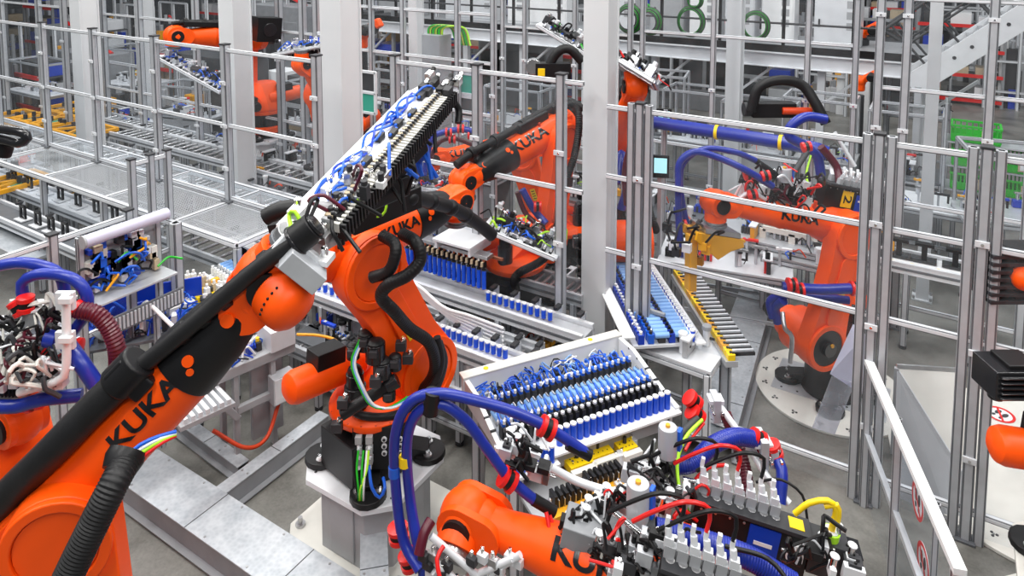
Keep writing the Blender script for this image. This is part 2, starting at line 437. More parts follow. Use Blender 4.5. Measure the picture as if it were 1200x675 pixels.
    return root, dict(u=u, w=w, D=D, T=T, wf=wf, o=o, F=Fd, tip=Wc+Fd*.225, Wc=Wc, L=L3)
def kin(b, yaw, a2, a3, L3, L2=1.15):
    u = V((math.cos(yaw), math.sin(yaw), 0)); b = V(b)
    S = b+u*.35+Z*.675; E = S+(u*math.cos(a2)+Z*math.sin(a2))*L2
    return S, E, E+(u*math.cos(a3)+Z*math.sin(a3))*L3
def dress_pack(root, info, px_hoses=(), yellow=True, num=None, s0=-.55, up=.42, lat=0., length=.75, panel=True):
    """black valve box with rows of grey connectors riding above the rear of the arm"""
    o, D, T, wf = info['o'], info['D'], info['T'], info['wf']
    c = o + D*(s0+length/2) + T*up + wf*lat
    g = MB(); g.box(c, length, .13, .24, 'black', (D, wf, T)); g.box(c+T*.13, length, .22, .025, 'charcoal', (D, wf, T))
    for i in range(9): g.cyl(c+D*(-length/2+.05+i*(length-.1)/8)+wf*.066+T*.09, c+D*(-length/2+.05+i*(length-.1)/8)+wf*.072+T*.09, .008, 'steel', n=8); g.cyl(c+D*(-length/2+.05+i*(length-.1)/8)-wf*.066+T*.09, c+D*(-length/2+.05+i*(length-.1)/8)-wf*.072+T*.09, .008, 'steel', n=8)
    for q in range(12): g.box(c-D*(length/2+.05)+T*(-.10+.02*q), .10, .13, .007, 'black', (D, wf, T))
    vb = g.build('valve_box', root, .004)
    for j, n in ((-.06, 7), (.06, 7)):
        for i in range(n):
            p = c+D*(-length*.38+i*length*.8/n)+wf*j+T*.14; g = MB()
            g.box(p+T*.03, .05, .045, .06, 'grey', (D, wf, T)); g.bar(p+T*.06, p+T*.12+wf*.035*(1 if j > 0 else -1), .036, .036, 'alu_light')
            g.cyl(p+T*.12+wf*.035*(1 if j > 0 else -1), p+T*.165+wf*.05*(1 if j > 0 else -1), .016, 'white', n=10)
            g.build('connector', vb, .004)
    g = MB(); 
    for s_ in (-1, 1): g.box(c+wf*.0665*s_-D*length*.1-T*.02, .16, .004, .17, 'blue', (D, wf, T)); g.box(c+wf*.069*s_-D*length*.1-T*.0, .10, .004, .018, 'white', (D, wf, T))
    g.build('blue_panel', vb)
    if num:
        for s_ in (-1, 1):
            g = MB(); cc = c+wf*.069*s_+D*length*.14; g.box(cc, .15, .004, .17, 'yellow', (D, wf, T)); g.build('number_plate', vb)
            flat_text(num, .15, cc+wf*.003*s_, -T, -D*s_, 'gloss_black', vb)
    else:
        g = MB(); g.box(c-D*(length/2-.07)+T*.145, .07, .07, .004, 'yellow', (D, wf, T)); g.build('yellow_sticker', vb)
    return c
def hose(root, pts, r=.028, m='hose_blue', name='hose', ribs=0, amp=.1, n=12):
    g = MB(); g.tube(pts, r, m, n, ribs=ribs, amp=amp); return g.build(name, root)
def clamp_ring(root, p, d, r=.05, m='red'):
    g = MB(); d = V(d).normalized()
    for q in (-.03, .03): g.lathe(V(p)+d*q, d, [(-.016, r*.7), (-.012, r), (.012, r), (.016, r*.7)], m, 18)
    g.cyl(V(p)-d*.02, V(p)+d*.02, r*.85, 'black', n=16); return g.build('hose_clamp', root)
# ------------------------------------------------------------------ profiles, fences, conveyors, tools
def profile(b, p, q, s, m='alu', up=Z, groove=True):
    """slotted aluminium profile"""
    p = V(p); q = V(q); d = q-p; a, c, d_ = basis(d, up); mid = (p+q)/2; L = d.length
    b.box(mid, s, s*.62, L, m, (a, c, d_)); b.box(mid, s*.62, s, L, m, (a, c, d_))
    b.box(mid, s*.9, s*.9, L*.998, 'alu_dark', (a, c, d_))
def fence(label, name, y, xs, px_is, top, bot, rails, post_w=.09, x_end=None, pane='acrylic', tops=None, dbl=(), x_start=None):
    """fence along the X axis at world y; xs: pixel columns of posts; rails: heights"""
    X = [aty(px, 300, y).x for px in xs]
    t = thing(name, label, 'safety fence', (X[0], y, bot))
    for i, x in enumerate(X):
        g = MB(); tp = (tops or {}).get(i, top)
        profile(g, (x, y, bot), (x, y, tp+.05), post_w)
        if i in dbl:
            profile(g, (x+post_w*1.05, y, bot), (x+post_w*1.05, y, tp+.05), post_w*.9); profile(g, (x-post_w*1.05, y, bot), (x-post_w*1.05, y, tp+.05), post_w*.9)
        g.box((x, y, bot+.01), post_w*1.7, post_w*1.7, .02, 'alu_dark'); g.box((x, y, tp+.06), post_w*1.1, post_w*1.1, .02, 'charcoal')
        po = g.build('post', t, .003)
        for z_ in [bot+(tp-bot)*k for k in (.22, .5, .78)]:
            g = MB(); g.box((x, y-post_w*.55, z_), post_w*1.15, .02, .05, 'alu_light'); g.cyl((x, y-post_w*.55, z_), (x, y-post_w*.55-.02, z_), .012, 'chrome', n=8); g.build('panel_clip', po, .002)
    ends = [(X[i], X[i+1]) for i in range(len(X)-1)]
    if x_start is not None: ends.insert(0, (x_start, X[0]))
    if x_end is not None: ends.append((X[-1], x_end))
    for a, b_ in ends:
        for z_ in rails:
            g = MB(); profile(g, (a, y, z_), (b_, y, z_), .05, 'alu_light'); g.build('rail', t, .003)
        g = MB(); zs = sorted(rails); g.box(((a+b_)/2, y, (bot+.06+zs[-1])/2), abs(b_-a)-.1, .008, zs[-1]-bot-.06, pane); g.build('pane', t)
    return t
def fence_y(label, name, x, ys, top, bot, rails, post_w=.08, pane='acrylic'):
    t = thing(name, label, 'safety fence', (x, ys[0], bot))
    for i, y in enumerate(ys):
        g = MB(); profile(g, (x, y, bot), (x, y, top+.04), post_w); g.box((x, y, top+.05), post_w*1.1, post_w*1.1, .02, 'charcoal'); g.build('post', t, .003)
    for a, b_ in zip(ys, ys[1:]):
        for z_ in rails:
            g = MB(); profile(g, (x, a, z_), (x, b_, z_), .05, 'alu_light', up=V((1, 0, 0))); g.build('rail', t, .003)
        g = MB(); g.box((x, (a+b_)/2, (bot+.06+top)/2), .008, abs(b_-a)-.1, top-bot-.06, pane); g.build('pane', t)
    return t
def steel_column(label, px, d, w, base=0., top=9., name='steel_column', m='column'):
    c = at(px, 300, d); c.z = base; t = thing(name, label, 'column', c)
    g = MB(); X = V((1, 0, 0)); Y = V((0, 1, 0))
    for s in (-1, 1): g.box(c+Y*(w*.47*s)+Z*(top/2), w, w*.07, top, m)
    for s in (-1, 1): g.box(c+X*(w*.40*s)+Z*(top/2), w*.05, w*.9, top, m)
    g.build('shaft', t, .004)
    g = MB(); g.box(c+Z*.012, w*1.6, w*1.6, .025, m)
    for i in (-1, 1):
        for j in (-1, 1): p = c+X*(w*.66*i)+Y*(w*.66*j)+Z*.025; g.cyl(p, p+Z*.04, .02, 'steel', n=6)
    g.build('base_plate', t, .003); return t
def legs(t, pts, h0, s=.07, m='alu', foot=True):
    for p in pts:
        g = MB(); p = V(p); profile(g, (p.x, p.y, h0+.03), (p.x, p.y, p.z), s, m)
        g.cyl((p.x, p.y, h0), (p.x, p.y, h0+.04), s*.6, 'charcoal', n=12); g.build('leg', t, .002)
def conveyor(label, p, q, width, h=.05, base=0., belt='charcoal', rail='alu_light', cat='conveyor', n_legs=3, rollers=0, name='conveyor', brackets=0, group=None):
    """p, q world ends of the centre line at the belt's height"""
    p = V(p); q = V(q); d = (q-p).normalized(); s = Z.cross(d).normalized(); L = (q-p).length; mid = (p+q)/2
    t = thing(name, label, cat, (mid.x, mid.y, base), group)
    up = s.cross(d)*-1
    if up.z < 0: up = -up
    for k in (-1, 1):
        g = MB(); c = s*(width/2*k)
        g.bar(p+c-up*.03, q+c-up*.03, .03, .12, rail, up=up); g.bar(p+c+up*.035, q+c+up*.035, .04, .02, rail, up=up)
        g.bar(p+c*1.0-up*.03+s*.017*k, q+c-up*.03+s*.017*k, .01, .03, 'alu_dark', up=up)
        g.build('side_rail', t, .003)
    if rollers:
        for i in range(rollers):
            g = MB(); x = p + d*(L*(i+.5)/rollers); g.cyl(x-s*(width/2-.02), x+s*(width/2-.02), .022, 'steel', n=12); g.build('roller', t)
    else:
        g = MB(); g.bar(p-up*.01, q-up*.01, width-.05, .02, belt, up=up); g.build('belt', t)
    pts = []
    for i in range(n_legs):
        x = p + d*(L*(i+.15)/(n_legs-.7 if n_legs > 1 else 1))
        for k in (-1, 1): pts.append(x+s*(width/2*k*.92)-Z*.08)
    legs(t, pts, base)
    for i in range(brackets):
        x = p + d*(L*(i+.5)/brackets); g = MB()
        g.box(x+s*(width/2+.03)+up*.05, .06, .03, .14, 'alu', (d, s, up)); g.box(x+s*(width/2-.02)+up*.12, .05, .10, .03, 'charcoal', (d, s, up)); g.build('guide_bracket', t, .002)
    return t
def perforated(b, c, X, Y, sx, sy, nx, ny, m='white', fr=.03, bar=.35):
    N = X.cross(Y)
    for i in (-1, 1): b.box(V(c)+X*((sx-fr)/2*i), fr, sy, .02, m, (X, Y, N)); b.box(V(c)+Y*((sy-fr)/2*i), sx, fr, .02, m, (X, Y, N))
    ux, uy = (sx-2*fr)/nx, (sy-2*fr)/ny
    for i in range(nx+1): b.box(V(c)+X*(-sx/2+fr+ux*i), ux*bar, sy-fr, .004, m, (X, Y, N))
    for j in range(ny+1): b.box(V(c)+Y*(-sy/2+fr+uy*j), sx-fr, uy*bar, .004, m, (X, Y, N))
def cells(label_fn, group, pts, r=.02, h=.12, cap='white', body='cell_blue', name='battery_cell', hangs=False, cat='battery cell', up=Z):
    """a row of cylindrical cells, each a thing of its own"""
    first = None; P0 = V(pts[0])
    for i, p in enumerate(pts):
        p = V(p)
        if first is None:
            first = thing(name, label_fn(i), cat, p, group)
            g = MB(); g.cyl(p, p+up*h, r, body, n=16); g.build('body', first, .002)
            g = MB(); g.cyl(p+up*h, p+up*(h+.012), r*.96, cap, n=16); g.cyl(p+up*(h+.012), p+up*(h+.02), r*.45, cap, n=10); g.build('cap', first)
        else: copy_thing(first, p-P0, label_fn(i), group)
def rand_hose(R, p, q, sag, r, m, b):
    p = V(p); q = V(q); mid = (p+q)/2 + V((R.uniform(-1, 1), R.uniform(-1, 1), R.uniform(.2, 1)))*sag
    b.tube([p, p.lerp(mid, .6)+Z*sag*.4, mid, q.lerp(mid, .5), q], r, m, 7, seg=.018)
def actuators(t, R, O, X, Y, N, nx, ny, px, py, sizes=(.035, .10, .05), cols=('alu_light', 'air_blue', 'light_blue'), name='actuator'):
    """rows of small pneumatic actuators standing on a plate"""
    for j in range(ny):
        for i in range(nx):
            c = O + X*(px*(i-(nx-1)/2)) + Y*(py*(j-(ny-1)/2)); g = MB()
            g.box(c+N*.025, sizes[0], sizes[1]*.6, .05, 'charcoal', (X, Y, N))
            g.cyl(c+N*.055-Y*sizes[1]*.35, c+N*.055+Y*sizes[1]*.35, sizes[0]*.42, cols[(j) % len(cols)], n=10)
            g.box(c+N*.075+Y*sizes[1]*.15, sizes[0]*.6, .03, .02, 'air_blue' if (i+j) % 2 else 'alu_light', (X, Y, N))
            g.cyl(c+N*.08+Y*sizes[1]*.15, c+N*.105+Y*sizes[1]*.15, .007, 'black', n=6)
            g.build(name, t)
def gripper(label, O, X, N, L, Wd, R, nx=10, hoses=10, hcol=('air_blue', 'black', 'air_blue'), plate='alu_light', under=None, name='gripper_tool', towers=3, acts=True, nyr=2, group=None):
    """long handling tool: frame rails, cross plates, rows of actuators, loose hoses; N points away from the workpiece"""
    O, X, N = V(O), V(X).normalized(), V(N); N = (N-X*N.dot(X)).normalized(); Y = N.cross(X)
    t = thing(name, label, 'gripper', O, group)
    g = MB()
    for k in (-1, 1): profile(g, O-X*L/2+Y*(Wd/2*k), O+X*L/2+Y*(Wd/2*k), .05, 'alu_light', up=N)
    for i in range(5): g.box(O+X*(L*(i/4-.5)*.96), .07, Wd, .03, plate, (X, Y, N))
    g.box(O+N*.03, .26, .26, .04, 'steel', (X, Y, N)); g.cyl(O+N*.04, O+N*.09, .09, 'charcoal', n=20)
    g.build('frame', t, .004)
    g = MB(); g.box(O-N*.03, L*.97, Wd*.8, .015, plate, (X, Y, N)); g.build('base_plate', t, .002)
    if acts: actuators(t, R, O-N*.02, X, Y, N, nx, nyr, L*.92/nx, Wd*.5)
    for i in range(towers):
        c = O+X*(L*((i+.5)/towers-.5))+Y*R.uniform(-.3, .3)*Wd; g = MB(); hh = R.uniform(.06, .16)
        g.box(c+N*hh/2, .09, .07, hh, R.choice(['alu', 'steel', 'charcoal']), (X, Y, N)); g.cyl(c+N*hh, c+N*(hh+.05), .028, R.choice(['chrome', 'black', 'alu_light']), n=14)
        g.cyl(c+N*(hh+.02)+Y*.03, c+N*(hh+.02)+Y*.10, .018, 'alu_light', n=10); g.build('valve_block', t, .004)
    for i in range(hoses):
        a = O+X*R.uniform(-.48, .48)*L+Y*R.uniform(-.45, .45)*Wd+N*.06; b_ = a+X*R.uniform(-.25, .25)*L+Y*R.uniform(-.3, .3)*Wd
        g = MB(); rand_hose(R, a, b_, R.uniform(.04, .12), R.choice([.006, .008, .012]), hcol[i % len(hcol)], g); g.build('air_hose', t)
    if under:
        n = under
        for i in range(n):
            c = O+X*(L*.95*((i+.5)/n-.5)) - N*.04; g = MB()
            g.box(c-N*.03, L/n*.5, .05, .06, 'black', (X, Y, N)); g.box(c-N*.05+Y*.035, L/n*.35, .03, .05, 'tan', (X, Y, N)); g.build('finger', t)
    return t
def station(label, c, yaw, w, d, h, R, base=0., name='machine_table', top='alu_light', leg='alu', stuff=8, hoses=5, panels=False, cat='machine', frame_h=0, cols=('alu_light', 'steel', 'charcoal', 'white', 'alu'), amber=False, group=None):
    """workstation: frame with plate, gauges, cylinders, brackets and cables"""
    c = V((c[0], c[1], base)); X = V((math.cos(yaw), math.sin(yaw), 0)); Y = Z.cross(X); t = thing(name, label, cat, c, group)
    T0 = c+Z*h
    g = MB(); g.box(T0-Z*.02, w, d, .03, top, (X, Y, Z)); g.build('table_plate', t, .004)
    g = MB()
    for i in (-1, 1):
        profile(g, T0-Z*.07-X*w*.46+Y*(d*.46*i), T0-Z*.07+X*w*.46+Y*(d*.46*i), .06, leg); profile(g, T0-Z*.07+X*(w*.46*i)-Y*d*.46, T0-Z*.07+X*(w*.46*i)+Y*d*.46, .06, leg)
        profile(g, c+Z*.2-X*w*.46+Y*(d*.46*i), c+Z*.2+X*w*.46+Y*(d*.46*i), .05, leg)
    g.build('table_frame', t, .002)
    legs(t, [T0+X*(w*.46*i)+Y*(d*.46*j)-Z*.05 for i in (-1, 1) for j in (-1, 1)], base, .07, leg)
    if frame_h:
        for i in (-1, 1):
            for j in (-1, 1):
                g = MB(); p = T0+X*(w*.46*i)+Y*(d*.46*j); profile(g, p, p+Z*frame_h, .05, leg); g.build('upright', t, .002)
            g = MB(); profile(g, T0+Z*frame_h-X*w*.46+Y*(d*.46*i), T0+Z*frame_h+X*w*.46+Y*(d*.46*i), .05, leg); g.build('top_beam', t, .002)
            g = MB(); profile(g, T0+Z*frame_h+X*(w*.46*i)-Y*d*.46, T0+Z*frame_h+X*(w*.46*i)+Y*d*.46, .05, leg); g.build('top_beam', t, .002)
    for k in range(stuff):
        q = T0 + X*R.uniform(-.42, .42)*w + Y*R.uniform(-.42, .42)*d; kind = R.randrange(5); m = R.choice(cols); g = MB()
        if kind == 0:
            g.box(q+Z*.05, .12, .08, .10, m, (X, Y, Z)); g.cyl(q+Z*.1, q+Z*.2, .022, 'chrome'); g.box(q+Z*.2, .09, .05, .02, 'steel', (X, Y, Z)); g.build('press_unit', t, .003)
        elif kind == 1:
            g.cyl(q, q+Z*.16, .035, 'alu_light'); g.cyl(q+Z*.16, q+Z*.2, .045, m); g.cyl(q+Z*.08, q+Z*.08+X*.08, .014, 'black', n=8); g.build('air_cylinder', t, .003)
        elif kind == 2:
            g.box(q+Z*.08, .05, .22, .16, m, (X, Y, Z)); g.box(q+Z*.17, .09, .24, .02, 'alu_light', (X, Y, Z)); g.cyl(q+Z*.1-Y*.1, q+Z*.1+Y*.14, .012, 'chrome', n=8); g.build('slide_unit', t, .003)
        elif kind == 3:
            for i in range(5): g.box(q+X*(.035*i-.07)+Z*.04, .026, .10, .08, 'charcoal' if i % 2 else m, (X, Y, Z)); g.cyl(q+X*(.035*i-.07)+Z*.08, q+X*(.035*i-.07)+Z*.10, .008, 'air_blue', n=8)
            g.build('valve_terminal', t, .002)
        else:
            g.bar(q, q+Z*.24, .03, .03, 'alu'); g.bar(q+Z*.22-X*.05, q+Z*.22+X*.14, .04, .03, m); g.cyl(q+Z*.2+X*.12, q+Z*.1+X*.12, .015, 'black', n=10); g.build('sensor_arm', t, .002)
    for k in range(hoses):
        a = T0+X*R.uniform(-.45, .45)*w+Y*R.uniform(-.45, .45)*d+Z*.05; b_ = a+X*R.uniform(-.3, .3)+Y*R.uniform(-.3, .3)
        g = MB(); rand_hose(R, a, b_, R.uniform(.05, .15), R.choice([.006, .009, .014]), R.choice(['air_blue', 'black', 'black', 'lime' if amber else 'rubber', 'orange_dark']), g); g.build('cable', t)
    if panels:
        for i in (-1, 1):
            g = MB(); g.box(c+Z*(h*.5)+Y*(d*.47*i), w*.9, .01, h*.75, 'grey', (X, Y, Z)); g.build('side_panel', t)
    return t
# ------------------------------------------------------------------ setting
def struct(b, name, bevel=0): return b.build(name, None, bevel, 'structure')
XA, YA = V((1, 0, 0)), V((0, 1, 0))
g = MB(); g.box((-14, 18, -.05), 70, 70, .1, 'concrete'); struct(g, 'floor')
g = MB(); g.box((-14, 34, 3), 70, .3, 6, 'hall')
for i in range(34): g.box((-40+i*2, 33.8, 3), .12, .1, 6, 'midgrey' if i % 3 else 'alu')
for z_ in (1.2, 2.6, 4.1): g.box((-14, 33.78, z_), 70, .08, .12, 'midgrey')
struct(g, 'wall_back')
g = MB(); g.box((-38, 18, 3), .3, 70, 6, 'hall')
for i in range(30): g.box((-37.8, -10+i*2, 3), .1, .12, 6, 'midgrey' if i % 3 else 'alu')
struct(g, 'wall_left')
g = MB(); g.box((18, 18, 3), .3, 70, 6, 'hall'); struct(g, 'wall_right')
# ------------------------------------------------------------------ robots
def pk(*a): return at(*a)
R_ = random.Random(11)
# foreground left
E1, W1 = at(90, 588, 3.25), at(328, 336, 3.5)
S1 = at(165, 900, 3.3); h1 = (W1-E1); h1.z = 0; h1 = h1.normalized(); B1 = V((S1.x, S1.y, 0)) - h1*.35; B1.z = max(.0, S1.z-.675)
robA, iA = robot('large orange robot nearest the camera, reaching diagonally up to the white gripper', B1, S1, E1, W1, flange=(at(372, 268, 3.5)-W1), side=-1, style='long', text='KUKA', tdir=1, k=.82, tphi=1.42, loops=False, pack=False, wk=1.25, lift=.08, sf=.60, tpos=.615)
oA, DA, TA, wA = iA['o'], iA['D'], iA['T'], iA['wf']
hose(robA, [at(-40, 640, 3.1), at(0, 590, 3.1), at(60, 530, 3.1), at(110, 478, 3.15), at(148, 442, 3.2)], .075, 'rubber', 'tube_sleeve')
hose(robA, [at(150, 442, 3.2), at(220, 385, 3.25), at(265, 345, 3.3), at(320, 300, 3.35), at(362, 272, 3.4)], .043, 'rubber', 'energy_tube')
for (a, b_) in ((215, 390), (238, 371), (262, 350), (292, 325), (312, 306)):
    g = MB(); p = at(a, b_, 3.28+(a-215)*.001); d_ = (at(362, 272, 3.4)-at(150, 442, 3.2)).normalized(); g.lathe(p, d_, [(-.03, .043), (-.022, .053), (.022, .053), (.03, .043)], 'black', 20); g.build('tube_ring', robA)
g = MB(); p = at(362, 270, 3.4); g.cyl(p-d_*.09, p+d_*.03, .075, 'black', n=24); g.cyl(p+d_*.03, p+d_*.05, .062, 'gloss_black', n=24); g.cyl(p-d_*.09, p-d_*.07, .082, 'gloss_black', n=24); g.build('tube_end_collar', robA, .005)
g = MB(); p = at(150, 437, 3.2); g.box(p-TA*.02, .12, .20, .12, 'black', (DA, TA, wA)); g.cyl(p-DA*.08, p+DA*.08, .09, 'black', n=20); g.build('tube_bracket', robA, .015)
hose(robA, [at(60, 720, 2.7), at(85, 665, 2.75), at(112, 610, 2.8), at(132, 570, 2.85), at(148, 540, 2.95)], .062, 'rubber', 'ribbed_hose', ribs=.014, amp=.03, n=18)
g = MB(); p = at(146, 537, 2.97); d_ = (at(150, 530, 2.95)-at(132, 570, 2.85)).normalized(); g.lathe(p, d_, [(-.05, .072), (0, .085), (.03, .08)], 'black', 20); g.build('hose_socket', robA)
for i, m_ in enumerate(('air_blue', 'white', 'lime', 'red')):
    hose(robA, [at(146+i*4, 536+i*2, 2.97), at(165+i*3, 521+i*3, 3.0), at(185+i*2, 512+i*2, 3.03), at(206, 506+i*1.5, 3.08)], .009, m_, 'signal_cable')
# middle
def rob(label, base, yaw, a2, a3, L, **k):
    B = V(base); S, E, W = kin(B, yaw, a2, a3, L); return robot(label, B, S, E, W, **k)
robB, iB = rob('orange robot on the grey pedestal in the centre, with two black hose loops', (-3.81, 4.03, .63), 1.40, 2.04, .04, 1.10, side=-1, style='long', text='KUKA', tdir=1, k=.74, tpos=.34, tphi=1.25, lk=1.2, rear=False, lift=.14, loops=False, pack=False, recess='orange', flange=(-.1, .05, -1))
o, D, T, wf = iB['o'], iB['D'], iB['T'], iB['wf']
hose(robB, [at(455, 400, 5.2), at(440, 375, 5.1)], .03, 'rubber', 'stub')if 0 else None
hose(robB, [at(436, 325, 4.95), at(455, 318, 4.9), at(463, 300, 4.9), at(462, 285, 4.95), at(448, 276, 5.05)], .043, 'rubber', 'elbow_hose', ribs=.022, amp=.02)
hose(robB, [at(472, 274, 5.1), at(488, 285, 4.95), at(492, 305, 4.9), at(478, 322, 4.85), at(455, 334, 4.85), at(447, 348, 4.9), at(462, 365, 4.95), at(480, 385, 5.1), at(503, 402, 5.2), at(510, 430, 5.3), at(500, 452, 5.4), at(478, 470, 5.5)], .046, 'rubber', 'arm_hose', ribs=.022, amp=.02)
hose(robB, [at(425, 238, 5.0), at(480, 232, 5.2), at(510, 238, 5.5), at(535, 246, 5.7), at(560, 262, 5.9), at(577, 276, 6.0)], .055, 'rubber', 'energy_tube')
for a in ((480, 232, 5.2), (505, 236, 5.45), (528, 243, 5.65), (545, 252, 5.8)):
    g = MB(); g.sph(at(*a), .072, 'black', 16, (1, 1, .9)); g.build('tube_collar', robB)
g = MB(); p = at(448, 243, 5.05); g.box(p, .62, .17, .17, 'black', (D, wf, T)); g.box(p+T*.09, .55, .12, .02, 'gloss_black', (D, wf, T)); g.build('valve_box', robB, .01)
for m_, l in (('lime', [(437, 213, 5), (452, 235, 4.9), (448, 252, 4.9), (425, 255, 4.95)]), ('burgundy', [(417, 232, 4.95), (422, 248, 4.9), (428, 252, 4.9)]), ('black', [(405, 250, 4.9), (410, 232, 4.9), (425, 225, 4.95)])):
    hose(robB, ptsd(*l), .009, m_, 'signal_cable')
for m_, dx in (('green', 0), ('light_blue', 2), ('white', 4)):
    hose(robB, ptsd((422+dx, 398, 5.1), (412+dx, 425, 5.05), (422+dx, 455, 5.0), (435+dx, 475, 5.0), (455+dx, 478, 5.0), (478, 465+dx, 5.1)), .009, m_, 'signal_cable')
# connector panel at the base front
u = iB['u']; w = iB['w']; Bb = V((-3.81, 4.03, .63)); g = MB(); n_ = V((.55, -.83, 0)).normalized(); s_ = Z.cross(n_); pc = at(448, 523, 5.12)
g.box(pc, .44, .05, .34, 'black', (s_, n_, Z)); pn = g.build('connector_panel', robB, .004)
for i in range(3):
    for j in range(3):
        g = MB(); c = pc + s_*(.02+.06*i)+Z*(.08-.055*j)+n_*.026; g.cyl(c, c+n_*.014, .02, 'alu_light', n=16); g.cyl(c+n_*.014, c+n_*.018, .012, 'charcoal', n=12); g.build('socket', pn)
for i in range(2):
    for j in range(3):
        g = MB(); c = pc + s_*(-.17+.08*i)+Z*(.09-.08*j)+n_*.04; g.box(c, .05, .05, .06, 'grey', (s_, n_, Z)); g.cyl(c-Z*.03, c-Z*.07+n_*.02, .015, 'alu_light', n=10); g.build('plug', pn, .003)
for m_, x0, x1 in (('green', 420, 420), ('green', 426, 424), ('lime', 432, 422), ('black', 416, 418), ('white', 430, 426)):
    hose(robB, ptsd((x0, 528, 5.0), (x0-2, 550, 4.95), (x1, 575, 4.9), (x1, 596, 4.95)), .008, m_, 'signal_cable')
hose(robB, ptsd((432, 545, 4.98), (436, 572, 4.9), (445, 583, 4.9), (451, 572, 4.92), (449, 560, 5.0)), .012, 'air_blue', 'air_hose')
# right, on the round plate
robC, iC = rob('orange robot behind the right fence, standing on the white round floor plate', (-.93, 7.94, .03), -2.23, 1.84, .27, 1.55, side=1, style='short', text='KUKA', tdir=-1, k=.95, tphi=1.35, pack=False, loops=False, flange=(0, 0, -1), tpos=.62)
dress_pack(robC, iC, num='2', s0=-.55, up=.28, lat=.0, length=.85)
# back centre
robD, iD = rob('orange robot behind the centre fence posts, arm raised to the upper right and folded', (-4.16, 6.76, .63), 1.36, 1.36, 3.33, 1.40, side=-1, style='long', text='KUKA', tdir=-1, k=1.15, tphi=.9, tpos=.47, loops=True, pack=True)
# small one behind
robE, iE = rob('orange robot half hidden behind the centre robots, its short arm pointing left', (-5.44, 7.84, .63), 3.06, 2.47, -.26, 1.50, side=-1, style='short', text='KUKA', tdir=1, k=.9, tphi=1.2, pack=True, loops=False, flange=(0, 0, -1))if 0 else (None, None)
EE, WE = at(612, 172, 10.2), at(507, 188, 9.7)
SE = at(640, 250, 10.4); BE = V((SE.x+.25, SE.y+.1, SE.z-.675))
robE, iE = robot('orange robot half hidden behind the centre posts, slim arm pointing left', BE, SE, EE, WE, side=1, style='short', text='KUKA', tdir=-1, k=.9, tphi=1.2, pack=False, loops=False, flange=(0, 0, -1), tpos=.95)
# front bottom
E3, W3 = at(790, 708, 3.55), at(546, 612, 4.0); S3 = at(900, 980, 3.7); h3 = (E3-W3); h3.z = 0; B3 = V((S3.x, S3.y, 0)) + h3.normalized()*.3; B3.z = max(0, S3.z-.675)
robF, iF = robot('orange robot at the bottom centre, arm lying under blue hoses and black valve boxes', B3, S3, E3, W3, side=-1, style='short', text='KUKA', tdir=-1, k=1.05, fk=1.12, wk=1.2, tphi=-.75, pack=False, loops=False, flange=(at(520, 690, 3.75)-W3), tpos=.42)
# behind the column
robG, iG = rob('orange robot behind the tall white column, arm reaching up', (-3.33, 7.81, .63), -7.27, 2.16, .68, 1.50, side=1, style='short', pack=True, loops=True, flange=(-.2, .1, 1))
# top left
robH, iH = rob('orange robot at the upper left, arm level above the valve tool', (-10.74, 8.59, 1.2), 4.40, 1.61, .10, 1.20, side=-1, style='short', pack=True, loops=False, fk=1.3, lk=1.3, wk=1.4)
robI, iI = robot('orange robot left of the second white column, holding a tool overhead', at(398, 195, 11.2), at(394, 155, 11.2), at(384, 112, 11.0), at(352, 78, 10.6), side=-1, style='short', pack=True, loops=False, flange=(0, 0, 1)), None
# far left tool robot
Ej, Wj = at(-70, 500, 4.4), at(25, 500, 4.0); Sj = at(-110, 640, 4.5); Bj = V((Sj.x-.3, Sj.y, Sj.z-.675))
robJ, iJ = robot('orange robot at the left edge, mostly hidden behind the black tube', Bj, Sj, Ej, Wj, side=-1, style='short', pack=False, loops=False, flange=(0, 0, 1))
# right edge
robK, iK = rob('orange robot at the right edge, black base on a white bolted plate', tuple(ath(1302, 692, .63)), .45, 1.1, .3, 1.25, side=-1, style='long', pack=False, loops=False, flange=(0, 0, -1))
# ------------------------------------------------------------------ pedestals
def pedestal(label, B, h, R=.42, foot=True, yaw=0., plate='alu_light', body='grey'):
    B = V((B[0], B[1], 0)); t = thing('robot_pedestal', label, 'pedestal', B); X = V((math.cos(yaw), math.sin(yaw), 0)); Y = Z.cross(X)
    def octo(r, c): return [B + X*(r*a)+Y*(r*b_) for a, b_ in ((-1, -c), (-1, c), (-c, 1), (c, 1), (1, c), (1, -c), (c, -1), (-c, -1))]
    g = MB(); g.prism(octo(R*.90, .6), Z, .03, h-.04, body)
    for a in (-1, 1):
        g.box(B+X*(R*.90*a)+Z*h*.5, .03, R*.6, h*.8, body, (X, Y, Z)); g.box(B+Y*(R*.90*a)+Z*h*.5, R*.6, .03, h*.8, body, (X, Y, Z))
    g.build('body', t, .008)
    g = MB(); g.prism(octo(R*1.12, .62), Z, h-.045, h-.002, plate)
    for a in (-1, 1):
        for b_ in (-1, 1):
            for q in range(4): p = B+X*(a*R*(.95-.09*q))+Y*(b_*R*(.62+.09*q))+Z*(h-.003); g.cyl(p, p+Z*.004, .012, 'charcoal', n=8)
    g.build('top_plate', t, .006)
    if foot:
        g = MB(); g.prism(octo(R*1.45, .6), Z, .002, .04, 'offwhite'); fp = g.build('foot_plate', t, .005)
        for a in (-1, 1):
            for b_ in (-1, 1):
                g = MB(); p = B+X*(a*R*1.25)+Y*(b_*R*.8)+Z*.04; g.cyl(p, p+Z*.02, .04, 'steel', n=12); g.cyl(p+Z*.02, p+Z*.07, .02, 'steel', n=6); g.build('anchor_bolt', t)
    return t
pedestal('grey octagonal pedestal under the centre robot', (-3.81, 4.03), .63, .42)
